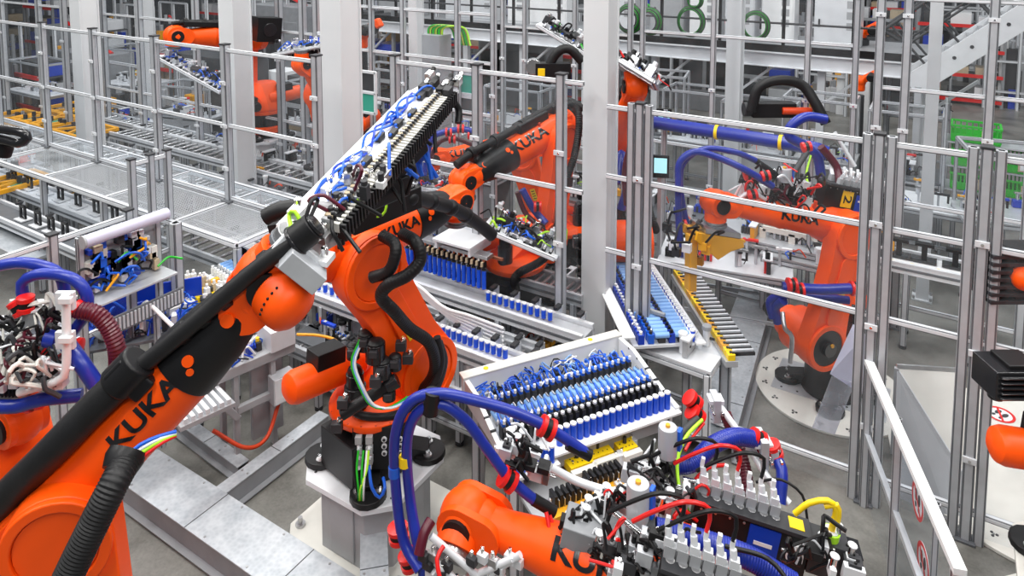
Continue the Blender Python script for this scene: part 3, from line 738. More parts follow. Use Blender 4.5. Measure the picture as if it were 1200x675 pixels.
pedestal('grey pedestal under the back centre robot', (-4.16, 6.76), .63, .42)
pedestal('pale pedestal of the robot behind the tall white column', (-3.33, 7.81), .63)
pedestal('white pedestal of the upper left robot', (-10.74, 8.59), 1.2, body='white')
pedestal('white bolted pedestal at the right edge of the floor', ath(1302, 692, .63)[:2], .63, .45, plate='offwhite')
for n_, B in (('pedestal under the robot nearest the camera', B1), ('pedestal of the bottom centre robot', B3), ('pedestal of the left edge robot', Bj), ('pedestal of the half hidden slim armed robot', BE)):
    if B.z > .08: pedestal('grey '+n_, B, B.z, foot=False)
B = at(398, 195, 11.2); pedestal('grey pedestal of the robot beside the second white column', B, B.z, foot=False)
# round plate
def round_plate(label, c, r, m='offwhite'):
    t = thing('round_base_plate', label, 'floor plate', c); c = V(c)
    g = MB(); g.cyl(c, c+Z*.028, r, m, n=96); g.build('disc', t, .004)
    for i in range(16):
        a = 2*PI*i/16; p = c+V((math.cos(a), math.sin(a), 0))*r*.88+Z*.028; g = MB()
        for q in range(3): b_ = a+2*PI*q/3; pp = p+V((math.cos(b_), math.sin(b_), 0))*.022; g.cyl(pp, pp+Z*.004, .012, 'charcoal', n=8)
        g.cyl(p, p+Z*.012, .008, 'steel', n=6); g.build('leveling_bolt', t)
    return t
cC = V((-.93, 7.94, 0)); rp = round_plate('white round floor plate under the right robot', cC+V((0, 0, .001)), .76)
g = MB(); g.box(cC+V((.0, 0, .031)), 1.1, .62, .006, 'alu'); 
for q in range(6): g.cyl(cC+V((-.45+.16*q, -.26, .034)), cC+V((-.45+.16*q, -.26, .037)), .012, 'charcoal', n=8)
g.build('adapter_plate', rp)
cK = ath(1225, 560, 0); round_plate('white round floor plate at the right edge under the no stepping sign', cK, 1.25)
# ------------------------------------------------------------------ columns
steel_column('tall white steel column right of centre, nearest of the columns', 702, 7.35, .28)
steel_column('tall white steel column second from left of centre, above the long gripper', 405, 9.4, .38)
steel_column('white steel column between the left fence and the orange robot', 285, 11.5, .36)
steel_column('white steel column nearest the left edge', 114, 13.5, .36)
steel_column('white steel column left of the right robot, below the mezzanine', 855, 11.8, .24)
steel_column('slim white steel column beside the top of the grey cable duct', 491, 12.6, .2)
steel_column('slim steel column at the top left beside the robot arm', 182, 16, .3)
steel_column('short white column right under the mezzanine', 1002, 13.0, .25, top=2.3)
steel_column('wide pale steel column behind the right enclosure', 1083, 9.2, .15)
# ------------------------------------------------------------------ fences
Y1 = at(272, 59, 9.06).y; Y2 = at(900, 147, 6.2).y; Y3 = at(560, 83, 7.64).y
fence('left safety fence of clear panels standing on the conveyor tunnel', 'safety_fence', Y1, (10, 65, 122, 192, 272, 376), None, 3.4, 1.38, (1.42, 2.39, 3.38), .10)
fence('centre safety fence between the white columns, behind the long gripper', 'safety_fence', Y3, (466, 560, 657), None, 3.4, 0, (.2, 2.27, 3.38), .10, x_end=aty(684, 100, Y3).x)
x2 = aty(712, 122, Y2).x
fence('right safety fence in the foreground with wide double posts', 'safety_fence', Y2, (748, 1025, 1150), None, 3.16, 0, (.24, 1.66, 2.43, 3.14), .085, x_end=aty(1260, 300, Y2).x, x_start=x2, dbl=(0, 1, 2))

# ------------------------------------------------------------------ battery rack in the middle foreground
def local(o, p): X = (p-o); X.z = 0; L = X.length; X = X.normalized(); return X, Z.cross(X), L
def rack_main():
    hA = 1.0; O = ath(600, 548, hA); X, Y, L = local(O, ath(792, 482, hA)); Wd = .84; N = Z
    c = O + X*L/2 + Y*Wd/2
    t = thing('battery_rack', 'large white tray rack of blue clamps in the middle foreground', 'battery rack', (c.x, c.y, 0))
    g = MB(); g.box(c-Z*.02, L, Wd, .03, 'alu_light', (X, Y, Z)); g.box(O+X*L/2+Y*.03+Z*.0, L+.06, .14, .02, 'white', (X, Y, Z)); g.build('tray', t, .003)
    g = MB(); g.box(O+X*L/2+Y*(Wd+.03)+Z*.10, L+.1, .03, .16, 'white', (X, Y, Z)); g.box(O+X*L/2+Y*(Wd+.06)+Z*.185, L+.1, .10, .02, 'offwhite', (X, Y, Z)); bb = g.build('back_panel', t, .006)
    for q in (.12, .82):
        g = MB(); p = O+X*L*q+Y*(Wd+.06)+Z*.197; g.cyl(p, p+Z*.003, .022, 'yellow', n=16); g.build('yellow_dot', bb)
    for q, nm in ((-.02, 'side_panel'), (L+.02, 'side_panel')):
        g = MB(); g.prism([O+X*q, O+X*q+Y*Wd, O+X*q+Y*Wd+Z*.18, O+X*q+Y*Wd*.75+Z*.18, O+X*q+Y*.15+Z*.05, O+X*q+Z*.03], X, -.02, .02, 'white'); sp = g.build(nm, t, .004)
        for i in range(5): g = MB(); p = O+X*q+Y*(Wd*(.2+.15*i))+Z*(.07+.025*i); g.cyl(p-X*.022, p+X*.022, .01, 'charcoal', n=8); g.build('hole', sp)
    n = 18; x0 = .42 ; pit = (L-.05-x0)/(n-1)
    # rows of clamps behind the cells
    n2 = 24; p2 = (L-.12)/(n2-1)
    rows = ((.20, 'black'), (.30, 'blue'), (.44, 'light'), (.60, 'blue'))
    for j, (yy, kd) in enumerate(rows):
        for i in range(n2):
            p = O+X*(.06+p2*i)+Y*yy; g = MB()
            if kd == 'black':
                g.box(p+Z*.07, .03, .07, .12, 'black', (X, Y, Z)); g.cyl(p+Z*.13, p+Z*.15, .016, 'white', n=10); g.box(p+Y*.045+Z*.10, .02, .03, .03, 'steel', (X, Y, Z))
            elif kd == 'blue':
                g.box(p+Z*.06, .034, .07, .10, 'charcoal', (X, Y, Z)); g.box(p+Z*.125, .03, .05, .03, 'air_blue', (X, Y, Z)); g.cyl(p+Z*.14-Y*.03, p+Z*.17-Y*.03, .012, 'white', n=8)
                g.cyl(p+Z*.12+Y*.05, p+Z*.15+Y*.10, .009, 'air_blue', n=6)
            else:
                g.cyl(p+Z*.10-Y*.075, p+Z*.10+Y*.055, .020, 'light_blue', n=12); g.cyl(p+Z*.10-Y*.09, p+Z*.10-Y*.072, .022, 'white', n=12); g.box(p+Z*.06, .02, .08, .05, 'alu', (X, Y, Z)); g.box(p+Y*.02+Z*.13, .012, .05, .01, 'steel', (X, Y, Z))
            g.build({'black': 'clamp_jaw', 'blue': 'valve', 'light': 'cylinder'}[kd], t, .002)
    for i in range(60):
        p = O+X*R_.uniform(.05, L-.08)+Y*R_.uniform(.62, .86)+Z*.05; g = MB()
        g.tube([p, p+V((R_.uniform(-.05, .05), R_.uniform(-.05, .05), .07)), p+X*R_.uniform(-.1, .1)+Y*R_.uniform(-.08, .08)+Z*.09, p+X*R_.uniform(-.1, .1)+Z*.01], .006, R_.choice(('air_blue', 'blue', 'light_blue', 'white', 'air_blue', 'black')), 6); g.build('air_tube', t)
    for i in range(14):
        p = O+X*(.1+i*(L-.2)/13)+Y*.76+Z*.0; g = MB(); g.box(p+Z*.05, .05, .07, .09, 'charcoal' if i % 2 else 'alu', (X, Y, Z)); g.cyl(p+Z*.09, p+Z*.12, .015, 'air_blue', n=8); g.build('terminal', t, .003)
    legs(t, [c+X*(L*.46*i)+Y*(Wd*.44*j)-Z*.04 for i in (-1, 1) for j in (-1, 1)], 0, .09, 'alu_light')
    g = MB(); g.box(c-Z*.12, L*.95, Wd*.9, .1, 'grey', (X, Y, Z)); g.build('under_frame', t, .006)
    pts = [O+X*(x0+pit*i)+Y*.05+Z*.010 for i in range(n)]
    cells(lambda i: 'blue battery cell with a white cap in the front row of the large tray rack', 'blue cells in the front row of the large tray rack', pts, .0255, .13)
    pts = [O+X*(.02+.048*i)+Y*(-.03)+Z*(-.035) for i in range(7)]
    g = MB(); g.box(O+X*.16-Y*.03-Z*.048, .40, .09, .025, 'white', (X, Y, Z)); g.build('ledge', t, .002)
    cells(lambda i: 'blue battery cell on the low ledge at the left end of the tray rack', 'blue cells on the low ledge of the tray rack', pts, .0225, .12)
    # lower fixtures in front: yellow blocks and slotted black combs
    c2 = ath(688, 560, .78); t2 = thing('fixture_station', 'low fixture table of yellow blocks and black combs in front of the tray rack', 'fixture table', (c2.x, c2.y, 0))
    g = MB(); g.box(c2-Z*.02+Y*.05, 1.05, .62, .03, 'alu', (X, Y, Z)); g.build('plate', t2, .004)
    legs(t2, [c2+X*(.48*i)+Y*(.05+.26*j)-Z*.03 for i in (-1, 1) for j in (-1, 1)], 0, .08)
    for (a, b_, s1_, s2_) in ((676, 533, .2, .17), (700, 522, .2, .17), (732, 516, .15, .15)):
        p = ath(a, b_, .90); g = MB(); g.box(p-Z*.05, s1_, s2_, .06, 'yellow', (X, Y, Z))
        for i in range(4):
            for j in range(3): q = p+X*(s1_*(i-1.5)*.2)+Y*(s2_*(j-1)*.28)-Z*.02; g.cyl(q, q+Z*.004, .006, 'charcoal', n=6)
        g.cyl(p-Z*.02, p+Z*.03, .015, 'charcoal', n=10); g.box(p-Y*s2_*.7-Z*.05, s1_*1.1, .05, .05, 'offwhite', (X, Y, Z)); g.build('yellow_block', t2, .004)
    for (a, b_) in ((668, 577), (706, 556)):
        p = ath(a, b_, .86)
        for i in range(7): g = MB(); q = p+X*(.045*(i-3)); g.box(q, .026, .09, .09, 'black', (X, Y, Z)); g.box(q+X*.022-Z*.02, .008, .1, .07, 'steel', (X, Y, Z)); g.build('comb_tooth', t2, .002)
        g = MB(); g.box(p-Z*.06-Y*.03, .36, .16, .03, 'amber', (X, Y, Z)); g.build('yellow_base', t2, .003)
    for i in range(16):
        p = c2+X*R_.uniform(-.5, .5)+Y*R_.uniform(-.2, .33); g = MB(); hh = R_.uniform(.04, .1); g.box(p+Z*hh/2, R_.uniform(.03, .09), R_.uniform(.03, .08), hh, R_.choice(('alu', 'steel', 'charcoal', 'alu_light')), (X, Y, Z)); g.cyl(p+Z*hh, p+Z*(hh+.03), .012, 'chrome', n=8); g.build('bracket', t2, .003)
rack_main()
# ------------------------------------------------------------------ generic battery fixture racks (left and right)
def rack_small(label, O, X, L, Wd, h, rows, n, cell_rows=(), frame='white', cellgrp='', first=True):
    Y = Z.cross(X); c = O+X*L/2+Y*Wd/2
    t = thing('battery_rack', label, 'battery rack', (c.x, c.y, 0))
    g = MB(); g.box(c-Z*.02, L, Wd, .03, 'alu_light', (X, Y, Z)); g.build('tray', t, .003)
    g = MB(); g.box(O+X*L/2-Y*.05, L+.08, .10, .02, frame, (X, Y, Z)); g.box(O+X*L/2+Y*(Wd+.05)+Z*.1, L+.08, .12, .02, frame, (X, Y, Z)); g.build('edge_plate', t, .003)
    legs(t, [c+X*(L*.45*i)+Y*(Wd*.44*j)-Z*.04 for i in (-1, 1) for j in (-1, 1)], 0, .08)
    p2 = L/n
    for yy, kd, m1, m2 in rows:
        for i in range(n):
            p = O+X*(p2*(i+.5))+Y*(Wd*yy); g = MB()
            if kd == 'cyl': g.cyl(p+Z*.07-Y*.07, p+Z*.07+Y*.07, p2*.42, m1, n=10); g.cyl(p+Z*.07-Y*.085, p+Z*.07-Y*.07, p2*.4, m2, n=10); g.box(p+Z*.03, p2*.5, .07, .06, 'charcoal', (X, Y, Z))
            elif kd == 'pin': g.cyl(p, p+Z*.07, p2*.34, m1, n=10); g.cyl(p+Z*.07, p+Z*.1, p2*.25, m2, n=10)
            elif kd == 'bar': g.box(p+Z*.03, p2*.45, .16, .05, m1, (X, Y, Z)); g.box(p+Z*.06-Y*.05, p2*.45, .05, .02, m2, (X, Y, Z))
            else: g.box(p+Z*.045, p2*.7, .06, .09, m1, (X, Y, Z)); g.cyl(p+Z*.09, p+Z*.12, p2*.25, m2, n=8)
            g.build({'cyl': 'cylinder', 'pin': 'locating_pin', 'bar': 'slat', 'blk': 'clamp_block'}[kd], t, .002)
    for i in range(30):
        p = O+X*R_.uniform(.05, L-.05)+Y*Wd*R_.uniform(.6, .95)+Z*.04; g = MB(); g.tube([p, p+Z*.07, p+X*R_.uniform(-.1, .1)+Y*R_.uniform(-.06, .06)+Z*.06], .007, R_.choice(('air_blue', 'blue', 'light_blue', 'white')), 6); g.build('air_tube', t)
    for yy, lab, grp, m in cell_rows:
        cells(lambda i: lab, grp, [O+X*(p2*(i+.5))+Y*(Wd*yy)+Z*.0 for i in range(n)], p2*.42, .10)
    return t
O = ath(243, 322, 1.0); X, Y, L = local(O, ath(298, 358, 1.0))
rack_small('left battery rack of blue rows behind the black robot tube', O, X, 1.0, .85, 1.0,
    ((.06, 'pin', 'offwhite', 'white'), (.24, 'cyl', 'light_blue', 'alu_light'), (.44, 'cyl', 'blue', 'black'), (.60, 'blk', 'blue', 'black'), (.78, 'blk', 'air_blue', 'charcoal')), 15)
g = MB(); p = ath(301, 292, 1.2); t = thing('cover_bar', 'white rectangular cover bar on black blocks beyond the left battery rack', 'cover', (p.x, p.y, 1.0))
g.box(p, 1.05, .14, .03, 'white', (X, Y, Z)); g.build('bar', t, .004)
for q in (-.35, 0, .35): g = MB(); g.box(p+X*q-Z*.09, .07, .09, .15, 'black', (X, Y, Z)); g.build('block', t, .003)
# right rack: long, along Y
O = ath(832, 400, 1.0); X, Y, L = local(O, ath(772, 312, 1.0))
Xr = X; Yr = Z.cross(Xr)
rack_small('right battery rack of long blue rows behind the fence post', O+Yr*.15, Xr, 1.75, .6, 1.0,
    ((.20, 'cyl', 'light_blue', 'white'), (.36, 'blk', 'blue', 'black'), (.52, 'cyl', 'light_blue', 'black'), (.70, 'blk', 'air_blue', 'charcoal'), (.86, 'blk', 'blue', 'white')), 26,
    ((.02, 'blue battery cell in the long row on the right battery rack', 'blue cells in the long row of the right rack', 0),))
t = thing('chain_conveyor', 'yellow and black chain with slatted arms along the right battery rack', 'conveyor', (O.x, O.y, 0))
c0 = ath(858, 420, .95); c1 = ath(792, 318, .95); d_ = (c1-c0).normalized(); s_ = Z.cross(d_); Lc = (c1-c0).length
for i in range(22):
    p = c0+d_*(Lc*(i+.5)/22); g = MB(); g.box(p, Lc/22*.9, .07, .06, 'yellow' if (i//2) % 2 == 0 else 'amber', (d_, s_, Z)); g.cyl(p+Z*.03, p+Z*.045, .014, 'charcoal', n=8); g.build('link', t, .006)
    g = MB(); g.box(p-s_*.12+Z*.02, .035, .22, .03, 'black', (d_, s_, Z)); g.box(p-s_*.12+Z*.045+d_*.012, .022, .2, .02, 'alu_light', (d_, s_, Z)); g.build('arm', t, .002)
g = MB(); g.bar(c0-Z*.06, c1-Z*.06, .12, .06, 'alu'); g.build('beam', t, .004)
legs(t, [c0+d_*.15-Z*.1, c1-d_*.15-Z*.1], 0, .1)
station('pale machine table with a round dial in front of the right battery rack', ath(790, 402, .9), -.05, .9, .5, .9, R_, top='alu_light', leg='alu_light', stuff=5, hoses=2, cols=('alu_light', 'white', 'grey'))
# ------------------------------------------------------------------ long conveyors with cells
def line_y(px, py, h): return ath(px, py, h)
a, b_ = ath(300, 304, .93), ath(650, 441, .93); b_ = V((b_.x, a.y, .93))
p1 = ath(520, 394, .95); yC1 = p1.y
def xat(px, y): return aty(px, 300, y).x
conveyor('front cell conveyor running behind the centre robot', (xat(310, yC1), yC1, .94), (xat(660, yC1), yC1, .94), .22, belt='alu_light', rail='alu_light', n_legs=5, brackets=18)
p2 = ath(570, 352, 1.0); yC2 = p2.y
conveyor('second cell conveyor under the hanging row of blue cells', (xat(380, yC2), yC2, .99), (xat(690, yC2), yC2, .99), .24, belt='alu', n_legs=5, brackets=14)
def rowc(y, z0, pa, pb, n, lab, grp, **k): xa, xb = xat(pa, y), xat(pb, y); cells(lambda i: lab, grp, [V((xa+(xb-xa)*i/(n-1), y, z0)) for i in range(n)], **k)
rowc(yC1, .96, 518, 592, 12, 'white capped blue cell on the front conveyor right of the centre robot', 'cells on the front conveyor right of the robot', r=.024, h=.085)
rowc(yC1, .96, 322, 412, 13, 'white capped blue cell on the front conveyor left of the centre robot', 'cells on the front conveyor left of the robot', r=.024, h=.085)
rowc(yC2, 1.01, 572, 645, 11, 'small blue cell on the second conveyor right of the hanging row', 'cells on the second conveyor', r=.024, h=.085)
rowc(yC2, 1.12, 447, 567, 23, 'tall blue cell in the row hanging from black clamps', 'blue cells in the hanging row', r=.024, h=.20, cap='charcoal')
t = thing('cell_gripper', 'long bar of black clamps holding the hanging row of blue cells', 'gripper', (xat(507, yC2), yC2, 1.34))
xa, xb = xat(447, yC2), xat(567, yC2)
for i in range(23):
    x = xa+(xb-xa)*i/22; g = MB(); g.box((x, yC2, 1.385), .036, .06, .06, 'black'); g.box((x, yC2-.035, 1.40), .02, .03, .05, 'tan'); g.cyl((x, yC2, 1.41), (x, yC2, 1.44), .012, 'copper' if i % 3 else 'white', n=8); g.build('clamp', t, .002)
g = MB(); g.box(((xa+xb)/2, yC2+.05, 1.46), abs(xb-xa)+.1, .12, .04, 'steel'); g.box(((xa+xb)/2, yC2+.14, 1.42), abs(xb-xa)+.3, .03, .03, 'copper'); g.build('beam', t, .004)
g = MB(); g.box((xat(535, yC2), yC2+.12, 1.56), .5, .45, .03, 'alu_light'); 
for s in (-1, 1): g.box((xat(535, yC2)+.22*s, yC2+.12, 1.51), .03, .4, .1, 'alu_light')
g.build('top_plate', t, .004)
# grey rail conveyors between and behind
for i, (px, py, h, pa, pb, wd, lab) in enumerate((
    (480, 345, .8, 330, 640, .3, 'empty grey rail conveyor between the two cell conveyors'),
    (600, 318, 1.0, 480, 690, .3, 'empty rail conveyor behind the hanging row of cells'),
    (420, 425, .55, 330, 500, .35, 'low rail conveyor behind the centre robot'),
    (610, 420, .75, 500, 690, .3, 'low rail conveyor below the perforated guard'))):
    y = ath(px, py, h).y; conveyor(lab, (xat(pa, y), y, h), (xat(pb, y), y, h), wd, belt='alu_dark', rail='alu', n_legs=4, rollers=26 if i % 2 else 18, brackets=8)
# bundle of pale hoses
t = thing('cable_bundle', 'bundle of pale grey hoses curving beside the centre robot', 'cable bundle', at(540, 375, 6.6))
for i in range(6):
    hose(t, [at(462+i*4, 322+i*3, 6.9), at(490+i*3, 335+i*4, 6.8), at(520+i*2, 360+i*3, 6.7), at(550, 370+i*4, 6.65), at(590, 385+i*5, 6.6)], .016, 'alu_light' if i % 2 else 'white', 'hose')
# perforated guard
t = thing('perforated_guard', 'tilted white perforated metal guard below the centre fence post', 'guard panel', ath(635, 402, 1.0))
A_, B_, C_ = at(634, 372, 7.6), at(684, 384, 7.4), at(592, 414, 7.2); Xp = (B_-A_).normalized(); Yp = (C_-A_); Yp = (Yp - Xp*Yp.dot(Xp)).normalized(); g = MB()
perforated(g, A_+Xp*.25+Yp*.28, Xp, Yp, .50, .60, 14, 18, 'white'); g.build('sheet', t)
for q in (0, 1): p = A_+Xp*(.02+.38*q)+Yp*.5; g = MB(); g.bar(V((p.x, p.y, 0)), p, .04, .04, 'alu'); g.build('leg', t)
# ------------------------------------------------------------------ floor ducts
def duct(label, a, b, w, h=.2, joints=3, name='cable_duct', m='galv', z0=.0):
    a = V(a); b = V(b); a.z = b.z = z0; d = (b-a).normalized(); s = Z.cross(d); L = (b-a).length; t = thing(name, label, 'cable duct', (a+b)/2)
    g = MB(); g.box((a+b)/2+Z*(h-.01), L, w, .012, m, (d, s, Z)); 
    lid = g.build('lid', t, .002)
    for i in range(joints): g = MB(); p = a+d*(L*(i+.5)/joints); g.box(p+Z*(h-.003), .006, w*.99, .003, 'darkgrey', (d, s, Z)); g.build('seam', lid)
    g = MB(); 
    for k in (-1, 1): g.box((a+b)/2+Z*(h*.55)+s*(w/2-.008)*k, L, .006, h*.82, 'midgrey', (d, s, Z)); g.box((a+b)/2+Z*.02+s*(w/2+.02)*k, L, .06, .01, 'midgrey', (d, s, Z))
    g.build('side', t)
    for i in range(int(L/.5)):
        for k in (-1, 1): g = MB(); p = a+d*(.25+i*.5)+s*(w/2-.03)*k+Z*(h-.004); g.cyl(p, p+Z*.004, .01, 'steel', n=8); g.build('screw', lid)
    return t
a1 = ath(196, 580, .2); b1 = ath(352, 690, .2)
def mid(p, q): return (p+q)/2
u0, l0 = ath(178, 527, .2), ath(152, 565, .2); u1, l1 = ath(378, 662, .2), ath(330, 708, .2)
duct('wide galvanised floor duct beside the foreground robot', V((u0.x-.5, mid(u0, l0).y, 0)), V((u1.x+.35, mid(u0, l0).y, 0)), .40, .2)
c_ = ath(255, 575, .2); e_ = ath(352, 503, .2); duct('narrow floor duct crossing behind the centre pedestal', V((c_.x, c_.y+.02, 0)), V((c_.x, e_.y+.3, 0)), .13, .19, 1)
duct('narrow floor duct beneath the left machine', ath(210, 490, .1), ath(285, 545, .1), .12, .12, 1)
c_ = ath(862, 475, .2); e_ = ath(898, 350, .2); duct('broad galvanised floor duct left of the right robot', c_-(e_-c_)*.25-XA*.14, e_+(e_-c_)*.3-XA*.14, .42, .2)
# chequer plate duct in front of pedestal
p0 = ath(437, 575, .35); p1 = p0 - V((p0.x, p0.y, 0)).normalized()*.75; t = duct('chequer plate cable duct leading out from the centre pedestal', V((p0.x, p0.y, 0)), p1+(p1-p0)*.9, .2, .34)
# ------------------------------------------------------------------ stations left of centre
def fl(px, py, h): p = ath(px, py, h); return p
def casting():
    c = fl(290, 425, .95); t = thing('machine_stand', 'grey cast machine stand with blue cables under the foreground robot wrist', 'machine stand', (c.x, c.y, 0))
    A, B = ath(235, 447, .95), ath(345, 400, .95); X = (B-A); L = X.length; X = X.normalized(); Y = Z.cross(X)
    g = MB(); 
    for yy in (0, .34): g.box(A+X*L/2+Y*yy-Z*.04, L, .05, .10, 'grey', (X, Y, Z))
    g.box(A+X*L/2+Y*.17-Z*.0, L, .32, .02, 'grey', (X, Y, Z)); g.box(A+X*(L*.85)+Y*.1+Z*.1, L*.28, .3, .2, 'alu_light', (X, Y, Z))
    g.build('top_frame', t, .01)
    g = MB()
    for (a, b) in ((.02, -.45), (.34, -.5)): pass
    for q in (.35, .75): 
        g.box(A+X*(L*q)-Z*.5+Y*.02, .05, .06, .85, 'grey', (X, Y, Z)); g.box(A+X*(L*q)-Z*.5+Y*.32, .05, .06, .85, 'grey', (X, Y, Z))
    g.bar(A+X*L*.05-Z*.1, A+X*L*.36-Z*.5, .05, .06, 'grey'); g.box(A+X*L*.72-Z*.45+Y*.1, L*.35, .05, .8, 'grey', (X, Y, Z)); g.bar(A+X*L*.35-Z*.42, A+X*L*.72-Z*.42, .05, .07, 'grey'); g.build('brace', t, .008)
    g = MB(); p = A+X*(L*.82)-Z*.36-Y*.04; g.box(p, .22, .12, .26, 'alu', (X, Y, Z)); g.box(p-Y*.062, .20, .006, .24, 'alu_light', (X, Y, Z)); g.build('control_box', t, .008)
    g = MB(); g.box(A-X*.05-Y*.12-Z*.16, .46, .34, .04, 'grey', (X, Y, Z)); 
    for i in range(7): g.box(A-X*.05+X*(.06*(i-3))-Y*.12-Z*.12, .035, .32, .05, 'alu_light', (X, Y, Z))
    g.build('slotted_ledge', t, .003)
    for i in range(26):
        p = A+X*(L*R_.uniform(.1, .75))+Y*R_.uniform(.02, .3)+Z*.02; g = MB(); rand_hose(R_, p, p+X*R_.uniform(-.2, .2)+Y*R_.uniform(-.1, .1), .12, R_.choice((.007, .01)), R_.choice(('air_blue', 'air_blue', 'blue', 'black', 'white')), g); g.build('air_tube', t)
    for i in range(7):
        p = A+X*(L*(.1+.09*i))+Y*.1; g = MB(); g.box(p+Z*.05, .05, .08, .09, ('charcoal', 'alu_light', 'blue')[i % 3], (X, Y, Z)); g.cyl(p+Z*.09, p+Z*.13, .018, ('yellow', 'alu_light', 'white')[i % 3], n=12); g.build('valve', t, .003)
    hose(t, [A+X*L*.8-Z*.55, A+X*L*.6-Z*.75-Y*.1, A+X*L*.35-Z*.7-Y*.15, A+X*L*.1-Z*.5], .018, 'orange_dark', 'orange_cable')
casting()
hose(thing('orange_cable', 'thin orange cable arching behind the centre robot', 'cable', at(370, 400, 6)), [at(348, 392, 6.0), at(372, 393, 6.0), at(392, 398, 6.0), at(402, 408, 5.9)], .012, 'amber', 'sheath')
# electrical panel with light bar
xP = at(150, 275, 6.3).x
def yat(px, x): v = ray(px, 300); return v.y*(x/v.x)
ya, yb = yat(98, xP), yat(197, xP)
t = thing('electrical_panel', 'open electrical panel of cables and blue parts under a long lavender tube', 'electrical panel', (xP, (ya+yb)/2, 1.2))
g = MB(); g.box((xP-.12, (ya+yb)/2, 1.92), .02, yb-ya, .55, 'midgrey'); g.box((xP, (ya+yb)/2, 1.64), .3, yb-ya, .02, 'alu'); g.build('back_board', t, .003)
g = MB(); g.cyl((xP+.02, ya, 2.2), (xP+.02, yb, 2.2), .055, 'lavender', n=20); g.cyl((xP+.02, ya-.02, 2.2), (xP+.02, ya, 2.2), .06, 'grey', n=20); g.build('light_tube', t, .004)
for y in (ya+.03, yb-.03): g = MB(); profile(g, (xP-.12, y, 0), (xP-.12, y, 2.2), .06); g.build('post', t, .002)
for i in range(60):
    y = R_.uniform(ya+.08, yb-.08); z_ = R_.uniform(1.7, 2.1); g = MB(); g.box((xP-.08, y, z_), .08, R_.uniform(.03, .08), R_.uniform(.04, .12), R_.choice(('black', 'offwhite', 'air_blue', 'charcoal', 'alu_light', 'blue', 'tan', 'black'))); g.build('relay', t, .003)
for i in range(24):
    y = R_.uniform(ya+.1, yb-.1); p = V((xP+.0, y, R_.uniform(1.68, 2.0))); g = MB(); rand_hose(R_, p, p+V((.05, R_.uniform(-.25, .25), R_.uniform(-.1, .15))), .08, .011, R_.choice(('air_blue', 'black', 'air_blue', 'green', 'amber')), g); g.build('wire', t)
t = thing('cable_tray', 'grey slotted cable tray below the electrical panel', 'cable tray', (xP+.15, (ya+yb)/2, 1.3))
g = MB(); g.box((xP+.22, (ya+yb)/2, 1.45), .015, (yb-ya), .16, 'alu_dark'); g.box((xP+.14, (ya+yb)/2, 1.375), .16, (yb-ya), .012, 'alu_dark')
for i in range(22): y = ya+(yb-ya)*(i+.5)/22; g.box((xP+.232, y, 1.45), .012, .02, .12, 'alu')
g.build('channel', t, .002)
for y in (ya+.2, yb-.2): g = MB(); profile(g, (xP+.1, y, 0), (xP+.1, y, 1.37), .05); g.build('leg', t)
# blue hosed unit below
def blue_unit():
    c = fl(165, 385, 1.0); t = thing('valve_station', 'station tangled in blue air hoses left of the black robot tube', 'valve station', (c.x, c.y, 0)); Xu, Yu = V((.6, .8, 0)), V((-.8, .6, 0))
    g = MB(); g.box(c-Z*.02, 1.1, .5, .03, 'alu_dark', (Xu, Yu, Z)); g.box(c+Yu*.24+Z*.15, 1.1, .02, .35, 'blue', (Xu, Yu, Z)); g.build('plate', t, .004); legs(t, [c+Xu*(.5*i)+Yu*(.22*j) for i in (-1, 1) for j in (-1, 1)], 0, .07)
    for i in range(70):
        p = c+Xu*R_.uniform(-.5, .5)+Yu*R_.uniform(-.22, .22)+Z*R_.uniform(0, .15); g = MB(); rand_hose(R_, p, p+Xu*R_.uniform(-.3, .3)+Yu*R_.uniform(-.15, .15)+Z*R_.uniform(-.1, .1), .12, R_.choice((.008, .012)), R_.choice(('air_blue', 'air_blue', 'air_blue', 'blue', 'black')), g); g.build('air_hose', t)
    for i in range(12): p = c+Xu*(-.5+.09*i)-Yu*.1; g = MB(); g.box(p+Z*.07, .05, .09, .14, ('alu_light', 'blue', 'charcoal')[i % 3], (Xu, Yu, Z)); g.build('valve', t, .003)
    t = thing('grab_rail', 'white bent tube handle over the blue hoses', 'handle', at(180, 370, 6.3)); g = MB(); g.tube([at(166, 385, 6.3), at(166, 362, 6.3), at(170, 355, 6.3), at(176, 357, 6.25), at(203, 383, 6.1)], .018, 'white', 12); g.build('tube', t)
blue_unit()
